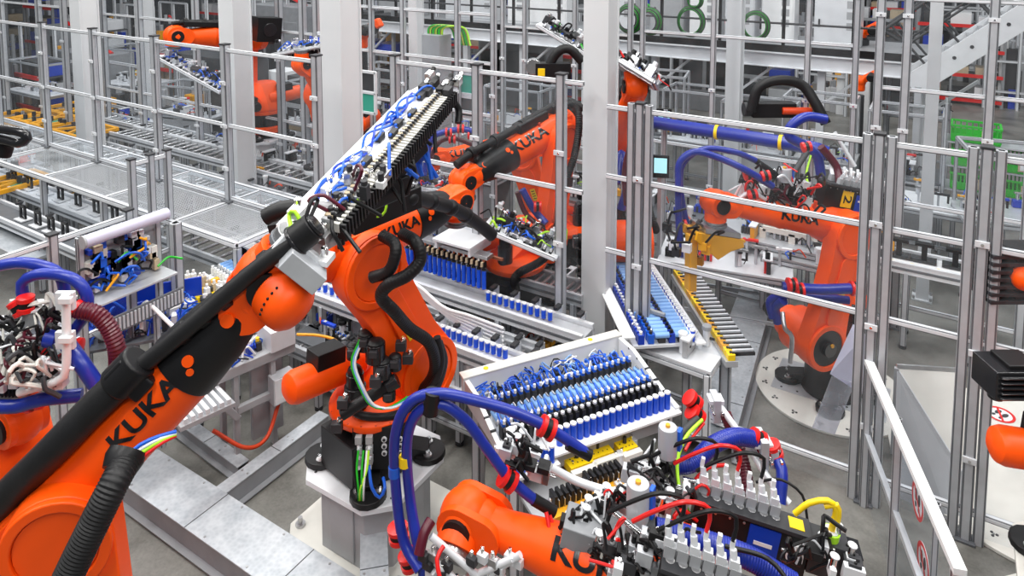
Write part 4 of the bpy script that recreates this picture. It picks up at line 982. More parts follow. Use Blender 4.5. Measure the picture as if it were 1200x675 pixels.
def yellow_unit():
    c = fl(225, 352, 1.05); Xu, Yu, _ = local(ath(200, 345, 1.05), ath(232, 372, 1.05)); t = thing('fixture_station', 'small station with yellow blocks and ivory cell holders beside the left rack', 'fixture table', (c.x, c.y, 0))
    g = MB(); g.box(c-Z*.03, .8, .6, .03, 'alu', (Xu, Yu, Z)); g.build('plate', t, .004); legs(t, [c+Xu*(.37*i)+Yu*(.27*j) for i in (-1, 1) for j in (-1, 1)], 0, .07)
    for i in range(9): p = c-Yu*.17+Xu*(.055*(i-5)); g = MB(); g.box(p+Z*.05, .048, .26, .07, 'offwhite', (Xu, Yu, Z)); g.build('cell_holder', t, .006)
    for (a, b, l) in ((-.1, .02, .5), (.1, .15, .3), (.25, .05, .25), (-.05, .25, .2)): p = c+Xu*a+Yu*b; g = MB(); g.box(p+Z*.05, l, .06, .06, 'yellow', (Xu, Yu, Z)); g.box(p+Z*.1, .06, .12, .05, 'charcoal' if a > 0 else 'amber', (Xu, Yu, Z)); g.build('yellow_block', t, .004)
    for i in range(14): p = c+Xu*R_.uniform(-.35, .35)+Yu*R_.uniform(0, .28); g = MB(); hh = R_.uniform(.06, .2); g.box(p+Z*hh/2, .05, .05, hh, R_.choice(('white', 'alu_light', 'charcoal', 'tan')), (Xu, Yu, Z)); g.cyl(p+Z*hh, p+Z*(hh+.04), .015, 'white', n=8); g.build('post_unit', t, .003)
yellow_unit()
# ------------------------------------------------------------------ long white gripper carried by the foreground robot
def long_gripper():
    A, Bq = at(362, 258, 3.55), at(505, 103, 5.0); X = (Bq-A); L = X.length; X = X.normalized(); side = at(400, 262, 3.55)-at(335, 262, 3.55); side = side - X*side.dot(X); Y = side.normalized(); N = X.cross(Y)
    if N.z < 0: N = -N
    t = thing('long_gripper', 'long white gripper with blue air hoses, held up by the foreground robot', 'gripper', A)
    W_ = .26; c = (A+Bq)/2
    g = MB(); g.prism([A-Y*W_*.5-X*.10, A+Y*W_*.4-X*.05, Bq+Y*W_*.45, Bq-Y*W_*.35+X*.02, Bq-Y*W_*.5-X*.1], N, -.012, .0, 'white')
    for k in (-.5, ): g.bar(A+Y*W_*k-X*.08-N*.03, Bq+Y*W_*k-X*.08-N*.03, .02, .06, 'alu_light')
    g.build('top_plate', t, .003)
    g = MB(); g.bar(A+Y*.02-N*.07, Bq+Y*.02-N*.07, .12, .09, 'alu'); g.build('beam', t, .006)
    n = 48
    for i in range(n):
        p = A+X*(L*(i+.5)/n)+Y*W_*.52; g = MB()
        g.box(p-N*.02, L/n*.55, .07, .055, 'offwhite', (X, Y, N)); g.box(p+Y*.045-N*.04, L/n*.5, .05, .09, 'black', (X, Y, N)); g.cyl(p-N*.08+Y*.02, p-N*.15+Y*.02, .013, 'black', n=8); g.build('finger', t, .002)
    for i in range(n):
        p = A+X*(L*(i+.5)/n)+Y*W_*.36; g = MB(); g.box(p+N*.012, L/n*.7, .05, .024, 'tan' if i % 2 else 'grey', (X, Y, N)); g.box(p+N*.03+Y*.02, L/n*.4, .02, .02, 'charcoal', (X, Y, N)); g.build('guide_block', t, .002)
    for (o1, o2, r, m) in ((.05, -.18, .008, 'air_blue'), (-.12, .05, .007, 'air_blue'), (-.05, .15, .008, 'blue')):
        g = MB(); pts = [A+X*(L*q/12)+Y*W_*(-.18+.16*math.sin(q*1.7+o1*20))+N*(.03+.02*math.cos(q*2)) for q in range(1, 12)]; g.tube(pts, r, m, 8); g.build('air_hose', t)
    for i in range(22):
        p = A+X*L*R_.uniform(.05, .95)+Y*W_*R_.uniform(-.3, .2)+N*.005; g = MB(); kk = i % 3
        if kk == 0: g.box(p+N*.02, .07, .04, .04, 'charcoal', (X, Y, N)); g.cyl(p+N*.03-X*.05, p+N*.03+X*.05, .01, 'air_blue', n=8)
        elif kk == 1: rand_hose(R_, p+N*.02, p+X*.15+Y*R_.uniform(-.06, .1)+N*.02, .05, .009, 'air_blue', g)
        else: g.box(p+N*.015, .05, .05, .02, 'alu', (X, Y, N)); g.cyl(p+N*.02, p+N*.04, .012, 'chrome', n=8)
        g.build('fitting', t, .002)
    for i in range(10):
        p = Bq+X*R_.uniform(-.1, .15)+Y*R_.uniform(-.1, .16)+N*.02; g = MB(); g.box(p, .08, .05, .06, R_.choice(('black', 'chrome', 'charcoal')), (X, Y, N)); g.cyl(p, p+X*.08+N*.03, .018, R_.choice(('chrome', 'black')), n=10); g.build('end_clamp', t, .004)
    g = MB(); g.tube([Bq+Y*.14-N*.05, Bq+Y*.2+X*.02-N*.15, Bq+Y*.22-N*.22-X*.05], .025, 'black', 10); g.build('end_hose', t)
    # knot of hardware between the beam and the wrist
    for i in range(34):
        p = A+X*R_.uniform(-.15, .5)+Y*R_.uniform(-.05, .25)+N*R_.uniform(-.12, .08); g = MB(); m = R_.choice(('black', 'charcoal', 'alu_light', 'steel', 'black', 'white'))
        if i % 3: g.box(p, R_.uniform(.04, .12), R_.uniform(.03, .09), R_.uniform(.03, .09), m, (X, Y, N)); g.cyl(p, p+N*.07, .018, 'chrome' if i % 2 else 'charcoal', n=12)
        else: rand_hose(R_, p, p+X*R_.uniform(-.2, .2)+Y*R_.uniform(-.1, .2), .12, .011, R_.choice(('black', 'air_blue', 'lime', 'black', 'burgundy')), g)
        g.build('coupling', t, .004)
    # black valve body under the beam
    for (a, b_, l) in (((420, 235), (470, 215), 4.3), ((440, 215), (490, 165), 4.5)):
        p, q = at(*a, l), at(*b_, l+.4); g = MB(); g.bar(p, q, .16, .14, 'black'); g.build('valve_body', t, .015)
    for i in range(14):
        p = at(440+i*4, 205-i*5, 4.4+i*.04); g = MB(); rand_hose(R_, p, p+V((R_.uniform(-.1, .2), R_.uniform(-.1, .2), -R_.uniform(.1, .3))), .1, .014, R_.choice(('black', 'black', 'air_blue')), g); g.build('loom', t)
    g = MB(); p = at(485, 175, 4.9)
    for i in range(8): rand_hose(R_, p+V((0, 0, .3)), p+V((R_.uniform(-.1, .2), R_.uniform(-.1, .2), -.2)), .12, .016, 'air_blue', g)
    g.build('blue_coil', t)
    # bracket down to the robot flange
    g = MB(); p = iA['tip']; q = A+X*.12-N*.1; g.cyl(p, p+iA['F']*.05, .10, 'steel', n=20); g.bar(p, q, .18, .05, 'alu_light'); g.bar(p+Y*.08, q+Y*.1, .05, .16, 'alu'); g.build('bracket', t, .006)
    g = MB(); g.bar(at(318, 268, 3.6), at(352, 262, 3.55), .05, .05, 'black'); g.tube([at(312, 255, 3.8), at(330, 246, 3.8), at(365, 243, 3.8)], .05, 'rubber', 12); g.build('side_hose', t)
long_gripper()
g = MB(); g.box(at(345, 302, 3.38), .16, .05, .24, 'alu_light', (DA, wA, TA)); g.box(at(355, 315, 3.33), .10, .12, .22, 'alu', (DA, wA, TA)); g.build('wrist_bracket', robA, .006)
g = MB(); p, q = at(320, 337, 3.42), at(349, 366, 3.33); dd = (q-p).normalized(); ll = (q-p).length
g.lathe(p, dd, [(0, .118), (.012, .134), (ll*.6, .138), (ll*.85, .128), (ll, .10), (ll+.02, .05)], 'orange', 40)
for i in range(6): a_, b__, _ = basis(dd); th_ = 2.2+i*.22; pp = p+dd*(ll*.45)+a_*(  .138*math.cos(th_))+b__*(.138*math.sin(th_)); g.sph(pp, .008, 'black', 8)
dr = g.build('wrist_drum', robA, .004)
g = MB(); g.cyl(p-dd*.006, p+dd*.002, .112, 'gloss_black', n=32); g.build('drum_cover', dr)
# ------------------------------------------------------------------ tool and hoses of the bottom robot
def arch(root, D0):
    hose(root, ptsd((492, 668, D0-.15), (472, 630, D0-.05), (463, 560, D0), (464, 505, D0), (482, 470, D0), (515, 461, D0), (560, 470, D0), (600, 482, D0), (640, 500, D0), (668, 518, D0), (690, 533, D0)), .031)
    hose(root, ptsd((500, 690, D0-.15), (490, 640, D0-.1), (480, 580, D0), (477, 520, D0), (488, 485, D0), (515, 473, D0), (545, 492, D0), (570, 525, D0), (595, 558, D0), (625, 585, D0), (650, 600, D0)), .031)
arch(robF, 3.95)
for pa, pb in (((632, 497), (650, 506)), ((587, 556), (603, 568)), ((466, 618), (468, 632)), ((478, 650), (482, 662))):
    a, b_ = at(*pa, 3.95), at(*pb, 3.95); clamp_ring(robF, (a+b_)/2, b_-a, .062)
g = MB(); p = at(508, 472, 3.95); g.cyl(p-Z*.06-RT*.02, p+Z*.07+RT*.0, .05, 'black', n=16); g.build('hose_tie', robF)
for px, m_ in ((474, 'yellow'), (462, 'air_blue')): g = MB(); p = at(px, 540 if m_ == 'yellow' else 552, 3.95); g.cyl(p-Z*.03, p+Z*.03, .034, m_, n=14); g.build('hose_marker', robF)
hose(robF, ptsd((692, 534, 3.95), (665, 520, 3.95)), .034, 'black', 'hose_end')
hose(robF, ptsd((650, 600, 3.95), (625, 585, 3.95)), .034, 'black', 'hose_end')
hose(robF, ptsd((505, 610, 3.8), (497, 625, 3.75), (491, 650, 3.7)), .03, 'burgundy', 'burgundy_hose')
# big media block
Xf = (at(1000, 600, 4.0)-at(700, 520, 4.25)).normalized()
def beam_box(root, pa, pb, d0, d1, wd, ht, nc, name='valve_box'):
    a, b_ = at(*pa, d0), at(*pb, d1); X = (b_-a); L = X.length; X = X.normalized(); N = (Z-X*Z.dot(X)).normalized(); Y = N.cross(X); c = (a+b_)/2
    g = MB(); g.box(c-N*ht/2, L, wd*.75, ht, 'black', (X, Y, N)); g.box(c, L, wd, .025, 'charcoal', (X, Y, N))
    for i in range(8): 
        for s in (-1, 1): p = a+X*(L*(i+.5)/8)+Y*(wd*.38*s)-N*.04; g.cyl(p-Y*.004, p+Y*.004, .008, 'steel', n=8)
    vb = g.build(name, root, .004)
    for i in range(nc):
        p = a+X*(L*(.08+.62*i/max(1, nc-1)))+N*.012; lean = (-X*.25+N).normalized(); g = MB()
        g.cyl(p, p+N*.004, .024, 'steel', n=12); g.box(p+Y*.02+lean*.035, .052, .045, .065, 'grey', (X, Y, N)); g.box(p+Y*.02+lean*.085, .045, .04, .05, 'alu_light', (X, Y, N))
        g.cyl(p+Y*.02+lean*.10, p+Y*.03+lean*.15, .018, 'alu_light', n=10); g.box(p+Y*.035+lean*.175, .022, .022, .05, 'white', (X, Y, N)); g.build('connector', vb, .004)
        if i % 2: g = MB(); q = p+lean*.19+Y*.03; g.tube([q, q+N*.1+Y*.03, q+N*.12-X*.12, q+N*.02-X*.25, q-N*.08-X*.35], .011, 'black' if i % 4 == 1 else 'red', 8); g.build('connector_cable', vb)
    return vb, X, Y, N, a, b_, L
vb, Xv, Yv, Nv, av, bv, Lv = beam_box(robF, (815, 578), (950, 622), 3.9, 3.75, .14, .28, 7)
cf = av+Xv*Lv*.62-Nv*.14; 
for s in (-1, 1): g = MB(); g.box(cf+Yv*.055*s, .17, .006, .22, 'blue', (Xv, Yv, Nv)); g.box(cf+Yv*.059*s+Nv*.01, .10, .004, .022, 'white', (Xv, Yv, Nv)); g.build('blue_panel', vb)
g = MB(); g.box(bv-Xv*.08+Nv*.014, .08, .08, .004, 'yellow', (Xv, Yv, Nv)); g.build('yellow_sticker', vb)
g = MB(); 
for q in range(13): g.box(bv+Xv*(.22)+Nv*(-.02-.016*q), .10, .14, .006, 'gloss_black', (Xv, Yv, Nv))
g.box(bv+Xv*.10-Nv*.10, .2, .13, .2, 'charcoal', (Xv, Yv, Nv)); g.build('cooling_fins', vb, .002)
g = MB(); p = bv+Xv*.10+Nv*.01; g.cyl(p-Nv*.01, p+Nv*.03, .05, 'lime', n=20); g.cyl(p+Nv*.03, p+Nv*.035, .04, 'alu_light', n=20); 
g.build('green_socket', vb)
hose(robF, [p+Nv*.03, p+Nv*.16, p+Nv*.20-Xv*.05, p+Nv*.15-Xv*.14, p+Nv*.06-Xv*.2], .016, 'yellow', 'yellow_cable')
hose(robF, [p+Nv*.03+Xv*.02, p+Nv*.13+Xv*.02, p+Nv*.19-Xv*.0, p+Nv*.16-Xv*.06], .016, 'yellow', 'yellow_cable')
vb2 = beam_box(robF, (775, 655), (900, 700), 3.28, 3.15, .14, .28, 6)[0]
hose(robF, ptsd((768, 620, 3.6), (800, 628, 3.58), (840, 640, 3.54), (880, 655, 3.5), (930, 685, 3.45)), .058, 'hose_blue', 'thick_hose', ribs=.014, amp=.022, n=18)
g = MB(); p, q = at(742, 617, 3.62), at(768, 620, 3.6); g.cyl(p, q, .06, 'charcoal', n=20); cf_ = g.build('hose_cuff', robF, .004)
dd = (q-p).normalized(); nn_ = (CAM-p); nn_ = (Z-dd*Z.dot(dd)).normalized(); nn_ = (nn_+dd.cross(nn_)*-.9).normalized()
flat_text('FEP', .055, (p+q)/2+nn_*.0605, -dd, nn_.cross(-dd), 'white', cf_, off=.002)
def filter_can(root, px, pt, pb, d, r):
    g = MB(); a, b_ = at(px, pt, d), at(px, pb, d); a.x, a.y = b_.x, b_.y; a = V((b_.x, b_.y, at(px, pt, d).z)); g.lathe(b_, Z, [(0, r), ((a-b_).length-.01, r), ((a-b_).length, r*.94)], 'alu', 28); g.cyl(a, a+Z*.015, r*.25, 'amber', n=12); g.build('media_filter', root)
    g = MB(); g.box(b_+RT*(r+.015)+Z*(a-b_).length*.55, .025, .05, (a-b_).length*.7, 'air_blue'); g.build('blue_clip', root, .003)
filter_can(robF, 747, 566, 618, 3.62, .062); filter_can(robF, 782, 500, 533, 4.0, .056)
hose(robF, ptsd((646, 548, 4.0), (672, 562, 3.98), (700, 572, 3.95), (735, 580, 3.9)), .024, 'alu_light', 'steel_pipe')
hose(robF, ptsd((800, 562, 4.1), (830, 570, 4.05)), .02, 'chrome', 'steel_pipe'); hose(robF, ptsd((752, 632, 3.7), (800, 650, 3.62)), .02, 'chrome', 'steel_pipe')
hose(robF, ptsd((790, 546, 4.15), (812, 542, 4.15), (835, 522, 4.2), (860, 512, 4.25), (886, 515, 4.3)), .052, 'hose_blue', 'thick_hose', ribs=.014, amp=.022, n=18)
hose(robF, ptsd((850, 485, 4.5), (862, 515, 4.45), (872, 545, 4.35), (878, 580, 4.2)), .04, 'burgundy', 'burgundy_hose', ribs=.02, amp=.05)
hose(robF, ptsd((903, 530, 4.3), (916, 550, 4.2), (914, 590, 4.1)), .036, 'hose_blue', 'blue_hose')
hose(robF, ptsd((818, 490, 4.3), (795, 515, 4.2), (787, 555, 4.1), (800, 600, 3.95), (815, 620, 3.9)), .024, 'charcoal', 'grey_cable')
hose(robF, ptsd((823, 492, 4.28), (804, 512, 4.18), (794, 540, 4.08), (797, 575, 3.98), (812, 612, 3.9)), .011, 'lime', 'signal_cable')
hose(robF, ptsd((825, 496, 4.28), (812, 512, 4.2), (803, 528, 4.1)), .009, 'red', 'signal_cable')
for l in (((817, 610, 3.85), (800, 598, 3.85), (790, 605, 3.82), (793, 618, 3.8)), ((812, 565, 4.1), (830, 548, 4.12), (850, 545, 4.15)), ((640, 600, 3.85), (650, 640, 3.75), (680, 660, 3.7), (700, 655, 3.68)), ((644, 604, 3.86), (656, 630, 3.8), (690, 640, 3.74)), ((520, 640, 3.7), (512, 655, 3.65), (516, 680, 3.6))):
    hose(robF, ptsd(*l), .012, 'red', 'red_hose')
hose(robF, ptsd((838, 468, 4.55), (875, 520, 4.35), (900, 560, 4.2), (925, 590, 4.1)), .022, 'alu_light', 'steel_pipe')
hose(robF, ptsd((886, 565, 4.1), (915, 562, 4.05), (940, 580, 4.0), (946, 608, 3.95)), .008, 'black', 'black_cable')
for (px, py, d, s) in ((838, 476, 4.55, 1.), (892, 526, 4.3, 1.2), (905, 532, 4.28, .8)):
    g = MB(); p = at(px, py, d); g.box(p, .13*s, .05, .16*s, 'alu', (FW*-1, RT, Z)); g.box(p+Z*.05, .1*s, .09*s, .03, 'alu_light', (RT, FW, Z))
    for i in (-1, 1): g.cyl(p+RT*.03*i, p+RT*.03*i-FW*.09, .012, 'chrome', n=8)
    g.build('pipe_bracket', robF, .005)
for (px, py, d, dx, dy) in ((812, 470, 4.4, 6, 6), (815, 486, 4.35, 6, 6), (888, 514, 4.3, 6, 3), (906, 527, 4.28, 3, 8)):
    p = at(px, py, d); clamp_ring(robF, p, at(px+dx, py+dy, d)-p, .056)
# crowded blocks of the media unit
cen = [(612, 525), (625, 545), (700, 605), (712, 595), (720, 590), (765, 562), (755, 548), (770, 545), (700, 630), (725, 640), (770, 590), (805, 585), (672, 615), (748, 640), (705, 655), (960, 650), (975, 640), (940, 645), (985, 662), (600, 535), (592, 525), (780, 575)]
for i in range(95):
    cx, cy = cen[i % len(cen)]; px = cx+R_.uniform(-16, 16); py = cy+R_.uniform(-12, 12); d = 4.25-(py-500)/150*.6+R_.uniform(-.05, .08)
    p = at(px, py, d); N = Z; sx, sy, sz = R_.uniform(.03, .11), R_.uniform(.03, .09), R_.uniform(.03, .10); g = MB(); m = R_.choice(('black', 'alu_light', 'steel', 'alu', 'charcoal', 'white', 'black', 'alu_light'))
    g.box(p, sx, sy, sz, m, (Xv, Yv, Nv))
    k = i % 4
    if k == 0: g.cyl(p, p+Nv*(sz*.5+.05), .018, 'chrome', n=12); g.cyl(p+Nv*(sz*.5+.05), p+Nv*(sz*.5+.06), .026, 'alu_light', n=12)
    elif k == 1: g.cyl(p, p+Yv*(sy*.5+.05), .016, 'alu_light', n=10); g.cyl(p-Xv*.06, p+Xv*.06, .01, 'steel', n=8)
    elif k == 2: g.box(p+Nv*sz*.6, sx*.6, sy*.6, .02, 'charcoal', (Xv, Yv, Nv)); g.cyl(p+Nv*sz*.5, p+Nv*(sz*.5+.03), .009, 'black', n=6)
    g.build('manifold_block', robF, .004)
for i in range(60):
    cx, cy = cen[i % 18]; px = cx+R_.uniform(-14, 14); py = cy+R_.uniform(-10, 10); d = 4.2-(py-500)/150*.6
    p = at(px, py, d); g = MB(); rand_hose(R_, p, at(px+R_.uniform(-40, 40), py+R_.uniform(-22, 22), d), .10, R_.choice((.006, .008, .012)), R_.choice(('black', 'black', 'black', 'charcoal', 'black', 'red', 'alu_light')), g); g.build('small_hose', robF)
g = MB(); pp = [at(684, 615, 3.8), at(735, 640, 3.65), at(712, 668, 3.55), at(655, 640, 3.7)]; g.box(at(695, 628, 3.74), .34, .20, .16, 'midgrey', (Xv, Yv, Nv)); g.build('main_manifold', robF, .008)
# grey table grid under the bottom wrist
t = thing('tool_frame', 'silver tube frame under the bottom robot wrist', 'tool frame', at(540, 668, 3.7))
for (a, b_) in (((490, 640), (545, 690)), ((545, 690), (610, 650)), ((505, 628), (590, 700)), ((575, 660), (600, 690)), ((520, 690), (600, 655))): g = MB(); g.cyl(at(*a, 3.75), at(*b_, 3.7), .02, 'alu_light'); g.build('tube', t)
for i in range(16): p = at(R_.uniform(495, 615), R_.uniform(650, 685), 3.72); g = MB(); g.box(p, .06, .04, .05, R_.choice(('alu_light', 'charcoal', 'steel'))); g.cyl(p, p+Z*.06, .012, 'chrome', n=8); g.build('clamp', t, .004)
# ------------------------------------------------------------------ far left tool
rJ = robJ
hose(rJ, ptsd((-20, 316, 3.9), (20, 308, 3.9), (50, 312, 3.9), (70, 322, 3.9), (76, 345, 3.9), (74, 362, 3.9)), .032)
hose(rJ, ptsd((28, 350, 3.85), (26, 332, 3.85), (42, 322, 3.85), (70, 322, 3.85), (92, 331, 3.85), (103, 350, 3.85), (99, 370, 3.85), (86, 388, 3.85)), .032)
hose(rJ, ptsd((88, 362, 3.8), (112, 368, 3.8), (128, 385, 3.8), (137, 410, 3.8), (138, 432, 3.85)), .046, 'burgundy', 'burgundy_hose', ribs=.018, amp=.06)
hose(rJ, ptsd((78, 402, 3.75), (95, 425, 3.7), (112, 450, 3.7)), .042); hose(rJ, ptsd((-20, 476, 3.7), (20, 476, 3.7), (50, 468, 3.7), (96, 463, 3.75)), .036)
hose(rJ, ptsd((55, 396, 3.75), (68, 398, 3.75)), .05)
hose(rJ, ptsd((77, 345, 3.65), (78, 400, 3.65), (77, 432, 3.65), (68, 446, 3.65), (22, 460, 3.65)), .022, 'white', 'white_pipe')
for y_ in (352, 398): g = MB(); g.box(at(77, y_, 3.68), .10, .03, .10, 'alu_light', (RT, FW, Z)); g.box(at(77, y_, 3.62), .07, .03, .035, 'white', (RT, FW, Z)); g.build('pipe_clamp', rJ, .005)
for (a, b_) in (((30, 356), (30, 346)), ((84, 358), (92, 362)), ((86, 405), (76, 404)), ((40, 472), (52, 468)), ((22, 360), (30, 372)), ((62, 412), (70, 418))): clamp_ring(rJ, at(*a, 3.8), at(*b_, 3.8)-at(*a, 3.8), .045)
g = MB(); p = at(40, 372, 3.85); g.cyl(p-Z*.09, p+Z*.06, .06, 'clear_tube', n=20); g.cyl(p+Z*.06, p+Z*.07, .075, 'alu_light', n=20); g.build('clear_filter', rJ)
for i in range(70):
    px, py = R_.uniform(-5, 72), R_.uniform(372, 452); d = 3.95-(py-372)/80*.25; p = at(px, py, d); g = MB(); m = R_.choice(('alu_light', 'black', 'steel', 'charcoal', 'white', 'alu', 'black')); sz = R_.uniform(.03, .09)
    g.box(p, R_.uniform(.03, .10), R_.uniform(.03, .08), sz, m, (RT, FW, Z)); g.cyl(p, p+Z*(sz*.5+.03), .014, R_.choice(('chrome', 'black', 'alu_light')), n=10); g.build('manifold_block', rJ, .004)
for i in range(75):
    px, py = R_.uniform(-5, 72), R_.uniform(365, 450); d = 3.85-(py-372)/80*.25; p = at(px, py, d); g = MB(); rand_hose(R_, p, at(px+R_.uniform(-30, 30), py+R_.uniform(-20, 20), d), .1, R_.choice((.006, .009, .013)), R_.choice(('black', 'burgundy', 'charcoal', 'black', 'alu_light', 'offwhite', 'offwhite')), g); g.build('small_hose', rJ)
g = MB(); 
for i in range(10): g.box(at(10, 440, 3.8)+RT*(.02*(i-5)), .008, .12, .18, 'black', (RT, FW, Z))
g.build('cooling_fins', rJ)
g = MB(); g.box(at(22, 425, 3.98), .5, .35, .06, 'alu_light', (RT, FW, Z)); g.build('tool_plate', rJ, .004)
t = thing('orange_casing', 'orange ribbed casing at the left edge below the hoses', 'robot casing', V((at(15, 500, 4.2).x, at(15, 500, 4.2).y, 0)))
g = MB(); p = at(12, 530, 4.2); g.lathe(V((p.x, p.y, 0)), Z, [(0, .3), (p.z*.5, .3), (p.z*.52, .24), (p.z, .24), (p.z+.15, .22), (p.z+.22, .15)], 'orange', 32)
for i in range(14): a = 2*PI*i/14; g.cyl(V((p.x+.24*math.cos(a), p.y+.24*math.sin(a), p.z-.15)), V((p.x+.255*math.cos(a), p.y+.255*math.sin(a), p.z-.15)), .012, 'orange_dark', n=6)
g.build('shell', t, .006)
t = thing('curved_hose', 'thick black hose loop entering at the left edge', 'hose', at(0, 165, 4)); hose(t, ptsd((-30, 150, 3.9), (0, 151, 3.9), (25, 155, 3.9), (32, 162, 3.9), (22, 168, 3.9), (0, 163, 3.9), (-30, 160, 3.9)), .026, 'gloss_black', 'sheath'); hose(t, ptsd((-30, 168, 3.95), (5, 168, 3.95), (4, 182, 3.95)), .04, 'black', 'sleeve')
# ------------------------------------------------------------------ hoses of the right robot
hose(robC, ptsd((800, 300, 6.7), (796, 270, 6.7), (795, 215, 6.7), (797, 190, 6.7), (815, 178, 6.7), (845, 186, 6.7), (875, 200, 6.7), (905, 218, 6.8)), .034)
hose(robC, ptsd((812, 285, 6.8), (800, 240, 6.8), (799, 195, 6.8), (825, 175, 6.8), (860, 178, 6.8), (885, 188, 6.9)), .030)
hose(robC, ptsd((885, 188, 6.9), (910, 205, 6.9), (930, 220, 6.9)), .03, 'black', 'hose_end')
hose(robC, ptsd((925, 262, 7), (905, 240, 6.9), (880, 226, 6.8), (862, 236, 6.8)), .02, 'alu_light', 'pale_hose')
for a in ((877, 205), (882, 228), (897, 206), (800, 264), (945, 172)): clamp_ring(robC, at(*a, 6.75), RT+Z*.2, .05)
hose(robC, ptsd((968, 140, 7.4), (945, 137, 7.4), (928, 147, 7.4), (925, 160, 7.4), (945, 172, 7.4), (958, 185, 7.4), (962, 205, 7.4)), .052)
hose(robC, ptsd((946, 178, 7.3), (935, 195, 7.2), (928, 208, 7.1)), .03, 'charcoal', 'grey_cable'); hose(robC, ptsd((950, 182, 7.3), (945, 205, 7.2), (950, 225, 7.1)), .012, 'lime', 'signal_cable')
hose(robC, ptsd((962, 172, 7.3), (980, 195, 7.3), (984, 215, 7.2)), .04, 'burgundy', 'burgundy_hose')
hose(robC, ptsd((978, 155, 7.3), (1002, 195, 7.2)), .02, 'alu_light', 'steel_pipe')
for i in range(50):
    px, py = R_.uniform(872, 945), R_.uniform(205, 240); p = at(px, py, 6.95); g = MB(); m = R_.choice(('alu_light', 'black', 'steel', 'charcoal', 'white', 'black')); g.box(p, R_.uniform(.04, .12), R_.uniform(.04, .1), R_.uniform(.04, .1), m, (iC['D'], iC['wf'], iC['T'])); g.cyl(p, p+Z*.08, .018, R_.choice(('chrome', 'alu_light', 'black')), n=10); g.build('manifold_block', robC, .004)
for i in range(40):
    px, py = R_.uniform(868, 960), R_.uniform(205, 250); p = at(px, py, 6.85); g = MB(); rand_hose(R_, p, at(px+R_.uniform(-25, 25), py+R_.uniform(-12, 14), 6.85), .12, R_.choice((.008, .012)), R_.choice(('black', 'red', 'black', 'alu_light', 'burgundy')), g); g.build('small_hose', robC)
filter_can(robC, 919, 197, 212, 6.9, .07)
hose(robC, ptsd((917, 336, 6.75), (960, 339, 6.7), (1000, 338, 6.7)), .05); hose(robC, ptsd((905, 372, 7), (903, 352, 7), (925, 345, 6.9), (960, 348, 6.85), (995, 352, 6.8)), .04); hose(robC, ptsd((912, 378, 7), (908, 360, 7), (918, 352, 6.9)), .05)
for a in ((928, 334), (1002, 338), (936, 340)): clamp_ring(robC, at(*a, 6.7), RT, .07)
hose(robC, ptsd((917, 366, 6.7), (920, 385, 6.6), (928, 395, 6.6), (926, 425, 6.6)), .022, 'steel', 'cable_guide')
# yellow tool at its wrist
tp = iC['tip']; t = thing('yellow_bracket', 'yellow angled mounting bracket under the wrist of the right robot', 'bracket', tp)
g = MB(); Xb = iC['D']; Yb = Z.cross(Xb).normalized(); g.box(tp-Z*.03, .42, .26, .05, 'steel', (Xb, Yb, Z)); g.build('flange_plate', t, .004)
g = MB(); 
for s in (-1, 1): g.prism([tp-Z*.06-Xb*.25, tp-Z*.06+Xb*.3, tp-Z*.14+Xb*.32, tp-Z*.3+Xb*.05, tp-Z*.2-Xb*.1, tp-Z*.14-Xb*.26], Yb, .11*s-.015, .11*s+.015, 'amber')
g.box(tp-Z*.08, .56, .24, .03, 'amber', (Xb, Yb, Z)); g.box(tp-Z*.4+Xb*.28, .09, .09, .55, 'amber', (Xb, Yb, Z)); g.build('bracket', t, .008)
for i in range(14): p = tp-Z*R_.uniform(.1, .4)+Xb*R_.uniform(.1, .5)+Yb*R_.uniform(-.2, .2); g = MB(); g.box(p, .08, .06, .08, R_.choice(('charcoal', 'alu_light', 'amber', 'black'))); rand_hose(R_, p, p+V((R_.uniform(-.2, .2), R_.uniform(-.2, .2), .2)), .12, .012, R_.choice(('black', 'charcoal')), g); g.build('sensor', t, .003)
# clear sheet and grey board leaning by the fence post
t = thing('clear_sheet', 'tall clear plastic strip leaning beside the round floor plate', 'sheet', at(985, 500, 6.3)); g = MB(); g.bar(at(965, 505, 6.2), at(988, 445, 6.2), .22, .012, 'clear_tube', up=FW); g.build('sheet', t, .002)
t = thing('grey_board', 'pale lavender board tilted behind the corner fence post', 'board', at(990, 420, 6.4)); g = MB(); a, b_, c, d = at(1000, 380, 6.45), at(1014, 392, 6.35), at(1010, 462, 6.3), at(973, 438, 6.4); n_ = (b_-a).cross(d-a).normalized(); g.prism([a, b_, c, d], n_, -.008, .008, 'lavender'); g.build('sheet', t)
# motors and connectors around the shoulder of the centre robot
for (px, py, d, r, h_) in ((428, 400, 5.15, .06, .12), (440, 412, 5.1, .075, .14), (414, 412, 5.15, .05, .1), (448, 432, 5.1, .07, .12), (463, 425, 5.15, .05, .10), (456, 462, 5.1, .05, .08)):
    p = at(px, py, d); g = MB(); g.cyl(p-Z*h_*.5, p+Z*h_*.5, r, 'gloss_black', n=20); g.sph(p+Z*h_*.5, r*.92, 'black', 14, (1, 1, .5)); g.box(p+Z*h_*.2-FW*r, .06, .05, .05, 'charcoal', (RT, FW, Z)); g.build('drive_motor', robB, .004)
for (px, py, d) in ((470, 405, 5.2), (478, 420, 5.2), (440, 447, 5.0), (402, 472, 5.0), (395, 500, 5.05)):
    p = at(px, py, d); g = MB(); g.box(p, .08, .06, .07, 'charcoal', (RT, FW, Z)); g.cyl(p, p+Z*.07+RT*.02, .018, 'chrome', n=10); g.build('connector_block', robB, .004)
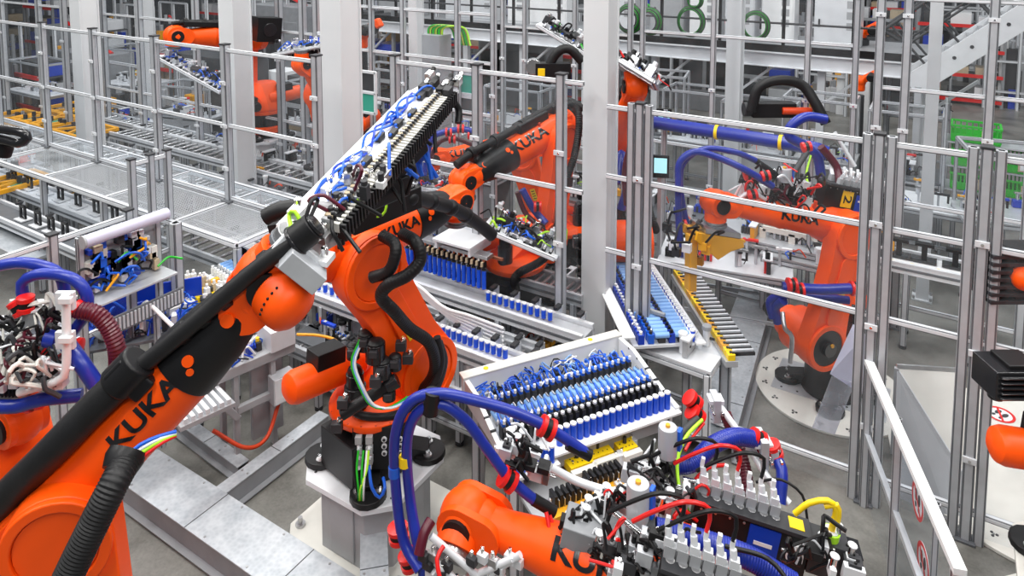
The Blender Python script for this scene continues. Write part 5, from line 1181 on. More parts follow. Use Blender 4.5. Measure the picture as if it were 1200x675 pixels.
g = MB(); a, b_ = at(400, 486, 5.0), at(466, 445, 5.1); g.cyl(a, b_, .045, 'black', n=18); g.cyl(a.lerp(b_, .8), b_, .055, 'gloss_black', n=18); g.build('cable_guide', robB, .004)
hose(robB, ptsd((512, 395, 5.3), (517, 425, 5.3), (505, 455, 5.25), (480, 478, 5.2), (455, 488, 5.15), (425, 487, 5.1), (410, 478, 5.15)), .03, 'rubber', 'base_hose')
hose(robB, ptsd((516, 400, 5.35), (522, 425, 5.35), (510, 460, 5.3), (484, 487, 5.2)), .02, 'charcoal', 'base_hose')

# pipes, looms and blocks between the two valve boxes of the bottom robot
for l, r, m in ((((720, 600, 3.6), (770, 640, 3.4), (800, 668, 3.3)), .018, 'chrome'), (((745, 640, 3.5), (790, 655, 3.35), (850, 690, 3.2)), .018, 'chrome'), (((735, 625, 3.55), (742, 660, 3.45), (752, 690, 3.3)), .016, 'rubber'),
                (((720, 640, 3.5), (760, 662, 3.4), (790, 685, 3.3)), .022, 'alu_light'), (((700, 640, 3.55), (735, 665, 3.4), (760, 690, 3.3)), .014, 'black'), (((850, 640, 3.5), (900, 655, 3.4), (930, 690, 3.3)), .012, 'black')):
    hose(robF, ptsd(*l), r, m, 'steel_pipe' if m == 'chrome' else 'loom')
for i in range(34):
    px, py = R_.uniform(715, 800), R_.uniform(630, 672); py = max(py, 600+(px-700)*.45); p = at(px, py, 3.42+R_.uniform(-.08, .1)); g = MB(); m = R_.choice(('black', 'steel', 'alu_light', 'charcoal', 'black', 'alu'))
    g.box(p, R_.uniform(.03, .09), R_.uniform(.03, .07), R_.uniform(.03, .08), m, (Xv, Yv, Nv)); g.cyl(p, p+Nv*.06, .013, R_.choice(('chrome', 'black', 'alu_light')), n=10); g.build('clamp_block', robF, .004)
for i in range(14):
    px, py = R_.uniform(715, 800), R_.uniform(625, 665); p = at(px, py, 3.4); g = MB(); rand_hose(R_, p, at(px+R_.uniform(-30, 40), py+R_.uniform(-10, 20), 3.38), .08, .008, R_.choice(('black', 'black', 'red', 'charcoal')), g); g.build('loose_cable', robF)

# broad turret cover and rear motor housing of the upper left robot
Bh = V((-10.74, 8.59, 0))
g = MB(); g.lathe(Bh, Z, [(1.30, .36), (1.40, .37), (1.42, .33)], 'orange', 32); g.lathe(Bh, Z, [(1.72, .37), (1.78, .38), (1.95, .32), (2.14, .24), (2.2, .2)], 'orange', 32); tc_ = g.build('turret_cover', robH, .01)
g = MB(); g.lathe(Bh, Z, [(1.40, .32), (1.72, .33)], 'gloss_black', 32); g.build('black_band', tc_)
g = MB(); p = at(312, 34, 12.2); g.box(p, .42, .34, .42, 'black', (iH['D'], iH['wf'], iH['T'])); g.cyl(p-iH['wf']*.17, p-iH['wf']*.19, .12, 'gloss_black'); g.cyl(p+iH['wf']*.17, p+iH['wf']*.19, .12, 'gloss_black'); g.build('motor_housing', robH, .06)
g = MB(); p = at(245, 28, 12.4); g.box(p, .9, .3, .1, 'black', (iH['D'], iH['wf'], iH['T'])); g.build('top_tray', robH, .02)
# ------------------------------------------------------------------ conveyor tunnel on the left
hT = 1.38
yN, yF = ath(209, 261, hT).y, ath(201, 193, hT).y
xs_ = [xat(p, Y1) for p in (-90, 10, 65, 122, 192, 272, 345)]
t = thing('conveyor_tunnel', 'conveyor tunnel with mesh and clear roof panels carrying the left fence', 'conveyor housing', ((xs_[0]+xs_[-1])/2, Y1, 0))
for y in (yN, Y1, yF):
    g = MB(); profile(g, (xs_[0], y, hT-.03), (xs_[-1], y, hT-.03), .07, 'alu_light'); g.build('roof_beam', t, .003)
for x in xs_:
    g = MB(); profile(g, (x, yN, hT-.03), (x, yF, hT-.03), .06, 'alu_light', up=XA); g.build('cross_beam', t, .003)
    for y in (yN, yF): g = MB(); profile(g, (x, y, 0), (x, y, hT-.06), .08); g.build('leg', t, .002)
for i in range(len(xs_)-1):
    xa, xb = xs_[i]+.04, xs_[i+1]-.04
    for k, (ya_, yb_) in enumerate(((yN+.04, Y1-.04), (Y1+.04, yF-.04))):
        g = MB(); 
        if k == 0 and i >= 3:
            perforated(g, ((xa+xb)/2, (ya_+yb_)/2, hT-.02), XA, YA, xb-xa, yb_-ya_, 34, 18, 'alu', .02, .3)
        else: g.box(((xa+xb)/2, (ya_+yb_)/2, hT-.02), xb-xa, yb_-ya_, .008, 'acrylic_haze')
        g.build('roof_panel', t)
    g = MB(); g.box(((xa+xb)/2, yN, hT*.55), xb-xa, .008, hT*.7, 'acrylic'); g.build('side_pane', t)
conveyor('roller conveyor running inside the mesh roofed tunnel', (xs_[0], Y1-.2, .85), (xs_[-1], Y1-.2, .85), .6, n_legs=6, rollers=60, brackets=14)
# carrier conveyors in front of the tunnel
def carriers(lab, grp, y, z0, pxs):
    first = None; p0 = None
    for px in pxs:
        p = V((xat(px, y), y, z0))
        if first is None:
            first = thing('carrier_bracket', lab, 'bracket', p, grp); p0 = p; g = MB()
            for s in (-1, 1): g.bar(p+XA*.06*s, p+XA*.06*s+Z*.2, .03, .04, 'gloss_black')
            g.bar(p+Z*.2-XA*.06, p+Z*.2+XA*.06, .03, .04, 'gloss_black'); g.bar(p+Z*.02-XA*.06, p+Z*.02+XA*.06, .03, .04, 'gloss_black'); g.build('loop', first, .004)
            g = MB(); g.box(p+Z*.01, .22, .16, .02, 'alu_light'); g.build('foot', first, .002)
        else: copy_thing(first, p-p0, lab, grp)
yq = ath(80, 238, .9).y; conveyor('carrier conveyor in front of the tunnel with upright black brackets', (xat(-60, yq), yq, .89), (xat(178, yq), yq, .89), .34, belt='alu_light', n_legs=4, brackets=8)
carriers('black loop bracket standing on the carrier conveyor nearer the tunnel', 'black brackets on the carrier conveyor nearer the tunnel', yq, .9, (22, 40, 57, 75, 95, 116, 137))
yq2 = ath(62, 272, .8).y; conveyor('lower carrier conveyor with a few black brackets', (xat(-60, yq2), yq2, .79), (xat(150, yq2), yq2, .79), .34, belt='alu_dark', n_legs=4, brackets=6)
carriers('black loop bracket standing on the lower carrier conveyor', 'black brackets on the lower carrier conveyor', yq2, .8, (30, 47, 62, 78, 100))
yq3 = ath(25, 282, .6).y; t = thing('wide_belt', 'wide pale green grey belt cover at the left edge', 'conveyor', (xat(20, yq3), yq3, 0)); g = MB(); g.box((xat(10, yq3), yq3, .58), 2.4, .55, .04, 'galv'); 
for s in (-1, 1): g.box((xat(10, yq3), yq3+.28*s, .56), 2.4, .03, .12, 'alu')
g.build('belt', t, .003); legs(t, [V((xat(10, yq3)+i, yq3+j, .5)) for i in (-1.1, 1.1) for j in (-.2, .2)], 0)
# thin guards near the electrical panel
xg = at(60, 290, 6.0).x
fence_y('low clear guard in front of the electrical panel', 'clear_guard', xg, [yat(p, xg) for p in (-60, 62, 152)], 2.2, 0, (1.2, 2.18))
xg2 = at(161, 196, 8.2).x
fence_y('small clear guard box standing on the tunnel edge', 'clear_guard', xg2, [yat(p, xg2) for p in (159, 181, 201)], 2.2, 0, (1.0, 2.18))
g = MB(); p = at(207, 300, 7.0); t = thing('grey_post', 'grey post with clips left of the left battery rack', 'post', (p.x, p.y, 0)); profile(g, (p.x, p.y, 0), (p.x, p.y, 1.95), .1); g.build('shaft', t, .003)
# ------------------------------------------------------------------ machines behind the left fence
RB = random.Random(5)
for i, (px, py, h, pa, pb, wd, lab) in enumerate((
    (250, 215, .75, 150, 420, .5, 'grey roller conveyor just behind the tunnel'),
    (250, 180, .9, 150, 400, .5, 'long roller conveyor behind the left fence'),
    (215, 158, .9, 120, 380, .35, 'narrow conveyor below the upper left robot'),
    (80, 165, .8, -40, 160, .6, 'conveyor under the orange yellow frames'))):
    y = ath(px, py, h).y; conveyor(lab, (xat(pa, y), y, h), (xat(pb, y), y, h), wd, belt='alu', rail='alu_light', n_legs=5, rollers=40 if i % 2 == 0 else 30, brackets=8)
t0 = None
for i, (px, py) in enumerate(((55, 140), (90, 128), (92, 150), (25, 138), (20, 212))):
    p = ath(px, py, .95); t = thing('transport_frame', ('orange yellow transport frame beside the white column', 'orange yellow transport frame furthest back by the white column', 'orange yellow transport frame nearest the tunnel roof', 'orange yellow transport frame left of the others', 'small orange yellow frame beside the black brackets')[i], 'frame', (p.x, p.y, 0)); g = MB(); W_ = 1.5 if i < 4 else .7
    for s in (-1, 1): g.box(p+YA*.38*s, W_, .07, .07, 'amber'); g.box(p+XA*(W_/2*s), .07, .8, .07, 'amber'); g.bar(p+XA*(W_*.2*s)-YA*.38, p-XA*(W_*.1*s)+YA*.38, .06, .05, 'amber')
    g.build('frame', t, .006)
    for q in range(4): g = MB(); pp = p+XA*(W_*(q-1.5)*.25); g.box(pp-Z*.06, .16, .3, .08, ('steel', 'darkgrey', 'teal', 'alu_light')[q]); g.cyl(pp, pp+Z*.1, .04, 'charcoal'); g.build('coupler', t, .004)
    legs(t, [p+XA*(W_*.45*a)+YA*(.33*b) for a in (-1, 1) for b in (-1, 1)], 0, .07)
L_ = lambda px, py, h: ath(px, py, h)
tabs = [  # px, py, table height, w, d, frame height, amount, label
 (160, 95, 1.1, 1.5, 1.0, .9, 16, 'white framed press station behind the left fence with yellow parts'),
 (290, 165, .9, 1.2, .8, 0, 14, 'machine table below the upper left robot'),
 (345, 185, .9, 1.3, .8, 0, 14, 'machine table with yellow covers left of the second white column'),
 (320, 215, .7, 1.2, .5, 0, 10, 'low machine table beside the mesh roof'),
 (150, 140, .8, 1.4, .6, 0, 8, 'low table between the left fence posts'),
 (230, 130, 1.0, 1.6, .8, .6, 12, 'framed table under the tool of the upper left robot'),
 (370, 140, 1.0, 1.2, .7, .8, 12, 'framed station left of the second white column'),
 (455, 130, 1.0, 1.3, .8, 1.0, 12, 'framed station right of the second white column'),
 (520, 150, 1.0, 1.2, .8, .9, 14, 'framed station left of the centre fence post'),
 (610, 140, 1.1, 1.4, .8, .7, 16, 'busy station behind the raised arm of the back centre robot'),
 (670, 150, 1.0, 1.2, .7, .9, 14, 'framed station left of the tall white column'),
 (560, 200, .95, 1.1, .6, 0, 14, 'machine table behind the centre fence'),
 (520, 295, 1.0, .9, .55, 0, 14, 'machine table beside the hanging row of cells'),
 (610, 285, .9, 1.0, .6, 0, 18, 'dark machine table at the foot of the back centre robot'),
 (668, 340, .7, .9, .5, 0, 10, 'small table between fence post and tall white column'),
 (770, 150, 1.1, 1.2, .8, 1.1, 18, 'tall framed station right of the tall white column'),
 (820, 160, 1.1, 1.3, .8, .9, 20, 'framed station with dark devices left of the slim white column'),
 (890, 170, 1.1, 1.3, .8, .8, 20, 'framed station right of the slim white column'),
 (960, 180, 1.1, 1.2, .8, 1.0, 18, 'framed station under the mezzanine brace'),
 (780, 245, .9, 1.1, .7, 0, 12, 'machine table left of the yellow bracket'),
 (850, 300, .8, 1.6, .8, 0, 12, 'wide grey machine table below the yellow bracket'),
 (905, 275, 1.0, 1.3, .6, 0, 14, 'pale machine table behind the right robot forearm'),
 (960, 300, .9, 1.3, .6, 0, 12, 'pale machine table beside the right robot link arm'),
 (1060, 200, 1.1, 1.1, .8, 1.0, 12, 'framed station behind the corner fence post'),
 (1110, 240, 1.0, 1.4, .8, 0, 8, 'long grey table below the green crates'),
 (1180, 250, 1.1, 1.2, .8, .9, 10, 'framed station at the right edge'),
 (1075, 130, 1.3, 1.2, .8, .8, 10, 'distant station behind the pale column'),
 (700, 230, .9, 1.2, .7, .6, 10, 'station directly behind the tall white column'),
 (50, 105, 1.2, 1.8, .8, .7, 10, 'distant framed station at the left edge'),
 (15, 190, .9, 1.0, .6, 0, 8, 'machine table under the thick black hose loop'),
 (60, 225, .5, 1.6, .5, 0, 12, 'low cluttered shelf between the carrier conveyors'),
 (395, 395, .6, .9, .5, 0, 8, 'low framed table behind the black hoses of the centre robot'),
 (555, 440, .6, .9, .5, 0, 12, 'small machine table left of the tray rack'),
 (610, 395, .6, .9, .45, 0, 8, 'low table below the front cell conveyor'),
]
for i, (px, py, h, w, d, fh, n, lab) in enumerate(tabs):
    c = L_(px, py, h); station(lab, c, 0 if i % 5 else .2, w, d, h, RB, stuff=n, hoses=6, frame_h=fh, top=('alu_light', 'alu', 'grey', 'alu_dark')[i % 4], panels=(i % 6 == 5), amber=(i % 3 == 0),
            cols=(('alu_light', 'charcoal', 'white', 'amber', 'steel'), ('alu', 'black', 'alu_light', 'blue'), ('white', 'charcoal', 'steel', 'black', 'red'))[i % 3])
# perforated white frames behind the right robot
for i, (pa, pb, h0, h1, lab) in enumerate(((886, 1003, 1.15, 1.5, 'upper white perforated frame behind the right robot'), (893, 1000, .82, 1.12, 'lower white perforated frame behind the right robot'))):
    y = at(940, 285, 8.7).y-.1*i; xa, xb = xat(pa, y), xat(pb, y); t = thing('perforated_stand', lab, 'frame', ((xa+xb)/2, y, 0)); g = MB(); n = 3
    for zz in (h0, h1): g.box(((xa+xb)/2, y, zz), xb-xa, .03, .07, 'offwhite')
    for k in range(n+1): g.box((xa+(xb-xa)*k/n, y, (h0+h1)/2), .08, .03, h1-h0, 'offwhite')
    fr = g.build('plate', t, .003); g = MB()
    for k in range(26): g.cyl((xa+(xb-xa)*(k+.5)/26, y-.017, h0), (xa+(xb-xa)*(k+.5)/26, y-.014, h0), .014, 'charcoal', n=8)
    g.build('hole_row', fr)
    for x in (xa, xb): g = MB(); g.box((x, y+.04, h0/2), .05, .05, h0, 'alu'); g.build('leg', t)
# white conveyor on the right
yw = ath(1070, 306, 1.0).y; conveyor('white belt conveyor right of the corner fence post', (xat(985, yw), yw, 1.0), (xat(1150, yw), yw, 1.0), .42, belt='white', rail='alu_light', n_legs=3)
for i, px in enumerate((1030, 1053, 1083, 1120)):
    p = V((xat(px, yw), yw+.05, 1.01)); t = thing('belt_clamp', ('black clamp on the white belt nearest the corner post', 'black clamp with yellow body on the white belt', 'plain black clamp in the middle of the white belt', 'black clamp at the right end of the white belt')[i], 'clamp', p); g = MB()
    g.box(p+Z*.015, .26, .16, .03, 'gloss_black'); g.box(p+Z*.1, .06, .06, .18, 'black'); g.box(p+Z*.2, .2, .08, .04, 'black'); g.build('body', t, .005)
    if i == 1: g = MB(); g.box(p+Z*.12-XA*.1, .1, .09, .12, 'amber'); g.bar(p-XA*.15+Z*.1, p-XA*.3+Z*.5, .07, .05, 'amber'); g.build('yellow_body', t, .008)
    g = MB(); g.cyl(p+YA*-.19+XA*.15+Z*.002, p+YA*-.19+XA*.15+Z*.006, .03, 'yellow', n=14); g.build('yellow_dot', t)
# purple blue main tube
yb_ = at(860, 155, 8.9).y; t = thing('blue_main_tube', 'long thick blue tube running level behind the top rail of the right fence', 'tube', V((xat(860, yb_), yb_, 2.3)))
hose(t, [aty(764, 143, yb_), aty(860, 158, yb_), aty(945, 172, yb_), aty(970, 180, yb_)], .085, 'hose_blue', 'tube')
for px, py in ((840, 155), (915, 167)): g = MB(); p = aty(px, py, yb_); g.cyl(p-XA*.02, p+XA*.02, .095, 'yellow', n=18); g.cyl(p, p+YA*.5+Z*.0, .02, 'steel'); g.build('pipe_clamp', t)
for px in (775, 950): g = MB(); p = aty(px, 160, yb_); profile(g, (p.x, yb_+.15, 0), (p.x, yb_+.15, 2.5), .05); g.build('support_post', t)
# control screens
for i, (px, py, d, w) in enumerate(((774, 195, 8.8, .16), (778, 139, 10, .16))):
    p = at(px, py, d); t = thing('control_screen', ('lit control screen near the blue hoses of the right robot', 'lit control screen above the big blue tube')[i], 'screen', p); g = MB(); f_ = (CAM-p); f_.z = 0; f_ = V((.35, -.93, 0)); s_ = Z.cross(f_)
    g.box(p, w*1.35, .04, w*1.8, 'black', (s_, f_, Z)); g.build('housing', t, .006); g = MB(); g.box(p+f_*.023+Z*w*.1, w, .004, w*1.2, 'screen', (s_, f_, Z)); g.build('display', t)
    g = MB(); g.bar(p-Z*.15-f_*.02, V((p.x-f_.x*.02, p.y-f_.y*.02, 0)), .05, .05, 'alu'); g.build('stand', t)
# ------------------------------------------------------------------ tall enclosures at the back
def tall(label, px0, d, pxs, top, rails, w=.08, pane='acrylic', **k): y = at(px0, 60, d).y; return fence(label, 'tall_enclosure', y, pxs, None, top, 0, rails, w, pane=pane, **k)
tall('tall clear enclosure between the second white column and the cable tower', 500, 10.6, (424, 440, 476, 538, 579), 5.2, (.3, 1.3, 2.3, 3.05, 3.75, 4.5))
tall('tall aluminium enclosure behind the right fence in front of the mezzanine', 830, 10.4, (749, 830, 938, 993), 5.2, (.3, 1.7, 3.4, 4.9))
tall('tall clear enclosure at the upper right with door frames', 1083, 8.4, (1020, 1051, 1149, 1200), 5.0, (.3, 1.6, 3.0, 4.1), .1)
tall('tall aluminium enclosure at the upper left behind the orange robot', 180, 14.5, (135, 176, 240, 335, 362, 378), 5.4, (.3, 1.6, 3.2, 4.2), .12)
tall('distant aluminium frame at the far left', 40, 15.5, (-20, 20, 62, 90), 5.4, (.3, 1.6, 3.4, 4.4), .12)
tall('distant aluminium frame behind the tall white column', 700, 12.2, (590, 615, 672, 690, 735), 5.2, (1.3, 3.2, 4.5), .09)
# small service doors
for i, (px, py) in enumerate(((430, 96), (545, 98), (545, 125), (430, 120))):
    p = at(px, py, 10.3); t = thing('window_frame_panel', 'small framed window panel '+('beside the second white column', 'right of the cable tower', 'lower right of the cable tower', 'low beside the second white column')[i], 'panel', p); g = MB()
    for s in (-1, 1): g.box(p+XA*.17*s, .04, .04, .32, 'alu_light'); g.box(p+Z*.15*s, .36, .04, .04, 'alu_light')
    g.box(p, .3, .01, .27, 'teal' if i % 2 else 'darkgrey'); g.build('frame', t, .003)
# cable tower
p = at(512, 90, 10.9); t = thing('cable_tower', 'tall grey sheet metal cable tower with green cables spilling from its top', 'cable duct', (p.x, p.y, 0)); hh = at(512, 40, 10.9).z
g = MB(); g.box((p.x, p.y, hh/2), .34, .3, hh, 'grey'); 
for q in range(9): g.box((p.x+.171, p.y, hh*(.3+.07*q)), .004, .2, .02, 'midgrey')
g.build('duct', t, .005)
for q in range(16): g = MB(); a = V((p.x-.15+.018*q, p.y, hh-.1)); g.tube([a, a+Z*.18, a+Z*.24+XA*.15, a+Z*.2+XA*.35+YA*.1, a-Z*.05+XA*.45+YA*.1], .016, ('green', 'green', 'copper', 'lime', 'charcoal', 'green')[q % 6], 8); g.build('cable', t)
# ------------------------------------------------------------------ mezzanine
ym = at(900, 65, 14).y; hm = 2.62; xm0, xm1 = xat(425, ym), xat(1085, ym)
t = thing('mezzanine', 'grey steel mezzanine platform with black railing across the back', 'platform', ((xm0+xm1)/2, ym+1.2, 0)); L = xm1-xm0; cx = (xm0+xm1)/2
g = MB(); g.box((cx, ym+1.2, hm), L, 2.4, .06, 'midgrey'); g.box((cx, ym, hm+.06), L, .02, .14, 'black'); g.build('deck', t, .003)
g = MB(); g.box((cx, ym+.02, hm-.16), L, .04, .28, 'alu_light'); g.box((cx, ym-.02, hm-.03), L, .12, .02, 'alu_light'); g.box((cx, ym-.02, hm-.30), L, .12, .02, 'alu_light'); g.build('edge_beam', t, .003)
for k in range(9): g = MB(); x = xm0+.2+(L-.4)*k/8; g.box((x, ym+.2, hm/2), .14, .14, hm-.05, 'alu_light'); g.build('support_post', t, .004); g = MB(); g.bar((x+.08, ym+.2, hm-.95), (x+.85, ym+.2, hm-.28), .08, .05, 'alu_light'); g.build('brace', t, .003)
for k in range(12): g = MB(); x = xm0+.1+(L-.2)*k/11; g.box((x, ym+.05, hm+.6), .06, .05, 1.15, 'black'); g.build('railing_post', t)
for z_ in (.55, 1.1): g = MB(); g.cyl((xm0, ym+.05, hm+z_), (xm1, ym+.05, hm+z_), .022, 'charcoal', n=8); g.build('railing_bar', t)
for k, (pa, pb, hc, m) in enumerate(((600, 622, 2.2, 'white'), (625, 668, 2.2, 'white'), (725, 745, 2.2, 'alu_light'), (760, 800, 2.2, 'grey'), (805, 840, 2.2, 'white'), (845, 880, 2.2, 'alu_light'), (886, 925, 2.2, 'white'), (945, 1000, 1.0, 'alu_light'), (530, 585, 2.2, 'alu_light'), (455, 500, 2.2, 'grey'))):
    y = ym+1.3; xa, xb = xat(pa, y), xat(pb, y); t = thing('control_cabinet', 'control cabinet on the mezzanine, '+('first right of the cable tower railing', 'white wide one left of the tall white column', 'narrow one right of the tall white column', 'grey one beside the green cable loop', 'white one left of the slim white column', 'pale one behind the slim white column', 'white one with vent slots right of the slim column', 'low one beside the small orange robot', 'wide one above the centre fence', 'grey one above the long gripper tip')[k], 'cabinet', ((xa+xb)/2, y, hm+.03))
    g = MB(); g.box(((xa+xb)/2, y, hm+.03+hc/2), xb-xa-.04, .5, hc, m); g.build('body', t, .01)
    g = MB(); g.box(((xa+xb)/2, y-.26, hm+.05+hc/2), xb-xa-.1, .02, hc-.1, m); dr = g.build('door', t, .006); g = MB(); g.box((xa+.12, y-.28, hm+hc*.5), .03, .03, .16, 'charcoal'); g.build('handle', dr)
    g = MB(); 
    for q in range(4): g.box((xb-.2, y-.272, hm+.45+.22*q), .16, .006, .15, 'grey')
    g.build('vent', dr)
def coil(label, px, py, d, r, m, n=7, py2=None):
    p = at(px, py, d); t = thing('cable_coil', label, 'cable coil', p); 
    for k in range(n): g = MB(); rr = r*(1-.05*k+.03*math.sin(k*3)); g.tube([p+V((rr*math.cos(a), -.02*k, rr*1.1*math.sin(a))) for a in [2*PI*q/20 for q in range(21)]], .014, 'cable_green' if k % 3 else 'charcoal', 7); g.build('loop', t)
    g = MB(); g.cyl(p+Z*r, p+Z*r+YA*.25, .02, 'charcoal'); g.build('hook', t)
coil('green cable coil hanging at the top right of the tall white column', 738, 22, 13.6, .26, 'green'); coil('green cable coil beside the second cabinet on the mezzanine', 762, 25, 13.6, .24, 'green')
coil('dark green cable coil left of the slim white column', 810, 25, 13.6, .27, 'green', 5); coil('green cable coil right of the slim white column', 886, 30, 13.6, .26, 'green', 5); coil('small green cable bundle at the top edge', 815, 0, 13.6, .15, 'green', 6)
# staircase
xa_, za_ = None, None
p0, p1 = at(1085, 88, 11.5), aty(1215, 8, at(1085, 88, 11.5).y); t = thing('staircase', 'grey steel staircase rising to the upper right', 'stairs', V((p0.x, p0.y, 0))); d_ = (p1-p0).normalized(); up_ = d_.cross(YA)
if up_.z < 0: up_ = -up_
for s in (0, 1.0):
    g = MB(); g.bar(p0+YA*s-d_*.2, p1+YA*s, .05, .36, 'alu_light', up=YA.cross(d_)) if 0 else g.prism([p0+YA*s-d_*.3-up_*.2, p1+YA*s-up_*.2, p1+YA*s+up_*.16, p0+YA*s-d_*.3+up_*.16], YA, -.03, .03, 'alu_light')
    for q in range(9): c = p0+YA*s+d_*(.2+.3*q); g.cyl(c-YA*.04, c-YA*.03, .03, 'charcoal', n=8)
    g.build('stringer', t, .003)
    g = MB(); g.cyl(p0+YA*s+up_*.95, p1+YA*s+up_*.95, .03, 'charcoal'); g.cyl(p0+YA*s+up_*.55, p1+YA*s+up_*.55, .02, 'charcoal')
    for q in range(5): c = p0+YA*s+d_*(.1+.6*q); g.cyl(c, c+up_*.95, .02, 'charcoal')
    g.build('handrail', t)
for q in range(11): g = MB(); c = p0+d_*(.2*q+.1)+YA*.5; g.box(c+up_*.05, .24, .94, .03, 'midgrey'); g.build('step', t)
for s in (0, 1.0): g = MB(); c = p0+YA*s; g.box((c.x-.1, c.y, (c.z-.2)/2), .1, .08, c.z-.2, 'alu'); g.build('support', t)
# ------------------------------------------------------------------ green crates
y = at(1137, 150, 10.4).y
t = thing('crate_rack', 'grey rack of shelves holding the green crates', 'rack', (xat(1145, y), y+.25, 0)); xa, xb = xat(1100, y), xat(1200, y)
for x in (xa, xb):
    for yy in (0, .5): g = MB(); profile(g, (x, y+yy, 0), (x, y+yy, 2.35), .05); g.build('upright', t)
zs = [at(1137, 166, 10.4).z, at(1137, 194, 10.4).z, at(1137, 222, 10.4).z]
for z_ in zs: g = MB(); g.box(((xa+xb)/2, y+.25, z_-.04), xb-xa, .5, .025, 'alu'); g.build('shelf', t)
for i, (px, k, w) in enumerate(((1135, 0, .62), (1128, 1, .42), (1178, 1, .42), (1183, 2, .4), (1127, 2, .4))):
    z_ = zs[k]; x = xat(px, y+.2); c = V((x, y+.2, z_-.02)); t = thing('green_crate', 'bright green slatted crate '+('alone on the top shelf', 'on the middle shelf at its left end', 'on the middle shelf at its right end', 'on the bottom shelf at its right end', 'on the bottom shelf at its left end')[i], 'crate', c)
    g = MB(); g.box(c+Z*.01, w, .4, .02, 'green')
    for s in (-1, 1):
        g.box(c+XA*(w/2*s)+Z*.24, .03, .42, .03, 'green'); g.box(c+YA*.2*s+Z*.24, w, .03, .03, 'green'); g.box(c+XA*(w/2*s)+Z*.12, .015, .4, .2, 'green')
        for q in range(8): g.box(c+XA*(w*(q-3.5)/8.2)+YA*.2*s+Z*.12, .02, .02, .24, 'green')
        g.box(c+YA*.2*s+Z*.07, w, .012, .1, 'green')
    g.build('basket', t, .002)
    g = MB(); g.box(c+XA*(.12)-YA*.22+Z*.12, .1, .006, .16, 'tan'); g.box(c+XA*(.12)-YA*.224+Z*.12, .05, .004, .12, 'white'); g.build('label_card', t)
# ------------------------------------------------------------------ near right clear guards and signs
def no_step(parent, c, X, Y, r):
    N = X.cross(Y).normalized(); g = MB(); g.cyl(c, c+N*.003, r, 'white', n=40); sg = g.build('no_stepping_sign', parent)
    g = MB(); g.ring(c+N*.003, N, r, r*.80, .002, 'red', 40); g.bar(c+N*.0065-(X*.6-Y*.6)*r*1.1, c+N*.0065+(X*.6-Y*.6)*r*1.1, .002, r*.14, 'red', up=N) if 0 else g.box(c+N*.0062, r*1.75, r*.15, .002, 'red', ((X-Y).normalized(), (X+Y).normalized(), N)); g.build('red_ring', sg)
    for s in (-1, 1):
        g = MB()
        for (dy, ry, rx) in ((.18, .34, .17), (-.38, .16, .12)):
            pts = [c+N*.0035+X*(r*(.26*s+rx*math.cos(a)))+Y*(r*(dy+ry*math.sin(a))) for a in [2*PI*q/20 for q in range(20)]]; g.prism(pts, N, 0, .002, 'darkgrey')
        g.build('footprint', sg)
t = thing('floor_sign', 'round no stepping sign with footprints on the white floor plate at the right edge', 'sign', ath(1172, 486, .03)); c = ath(1172, 486, .031); Xs = (ath(1182, 492, .03)-c).normalized(); no_step(t, c, RT*.9+FW*-.3 if 0 else Xs, Z.cross(Xs), .13)
hg = 1.26; pA = at(1017, 445, 5.72); pB = at(1103, 675, 3.97); pA.z = pB.z = hg; pB = pA+(pB-pA)*1.15; dg = (pB-pA).normalized(); ng = Z.cross(dg)
t = thing('clear_guard_wing', 'low clear guard wing with white top rail running from the corner post towards the camera', 'clear guard', V((pA.x, pA.y, 0)))
g = MB(); g.bar(pA, pB, .07, .045, 'white'); g.build('top_rail', t, .004)
for q in (.02, .42, .97): p = pA.lerp(pB, q); g = MB(); profile(g, (p.x, p.y, 0), (p.x, p.y, hg-.03), .06); g.build('post', t, .003)
g = MB(); g.box((pA+pB)/2-Z*(hg/2-.05), (pB-pA).length, .008, hg-.16, 'acrylic', (dg, ng, Z)); g.build('pane', t)
g = MB(); g.bar(pA-Z*.62, pB-Z*.62, .04, .04, 'alu'); g.build('mid_rail', t)
q1, q2 = at(1077, 587, 4.7), at(1073, 658, 4.55)
t = thing('sign_panel', 'narrow clear panel with two round no stepping signs behind the clear guard wing', 'sign panel', V((q1.x, q1.y, 0))); dp = V((q2.x-q1.x, q2.y-q1.y, 0)).normalized() if 0 else dg
g = MB(); cc = V((q1.x, q1.y, .55)); g.box(cc-dp*.1, .9, .006, 1.06, 'acrylic', (dp, Z.cross(dp), Z)); g.build('pane', t)
for q in (-.52, .34): g = MB(); p = cc+dp*q; profile(g, (p.x, p.y, 0), (p.x, p.y, 1.12), .04); g.build('post', t)
no = Z.cross(dp); no = no if no.dot(CAM-q1) > 0 else -no
for qq in (q1, q2):
    c = cc + dp*((qq-cc).dot(dp)) + Z*(qq.z-cc.z) + no*.006; Xn = Z.cross(no)*1; no_step(t, c, Xn, no.cross(Xn), .125)
# folded sheet chute
A_, B_, C_, D_, E_ = at(1051, 431, 6.3), at(1130, 436, 6.2), at(1132, 560, 5.7), at(1122, 640, 5.4), at(1045, 640, 5.6)
t = thing('sheet_metal_chute', 'folded matt sheet metal chute behind the right fence', 'chute', V((A_.x, A_.y, 0)))
n_ = (B_-A_).cross(D_-A_).normalized(); g = MB(); g.prism([A_, B_, C_], n_, -.005, .005, 'offwhite'); g.prism([A_, C_, D_, E_], (C_-A_).cross(D_-A_).normalized(), -.005, .005, 'grey'); g.bar(A_, B_, .02, .07, 'steel'); g.bar(A_, C_, .015, .015, 'alu_light'); g.build('sheet', t)
g = MB(); g.bar(V((A_.x, A_.y, 0)), A_, .04, .04, 'alu'); g.build('leg', t)
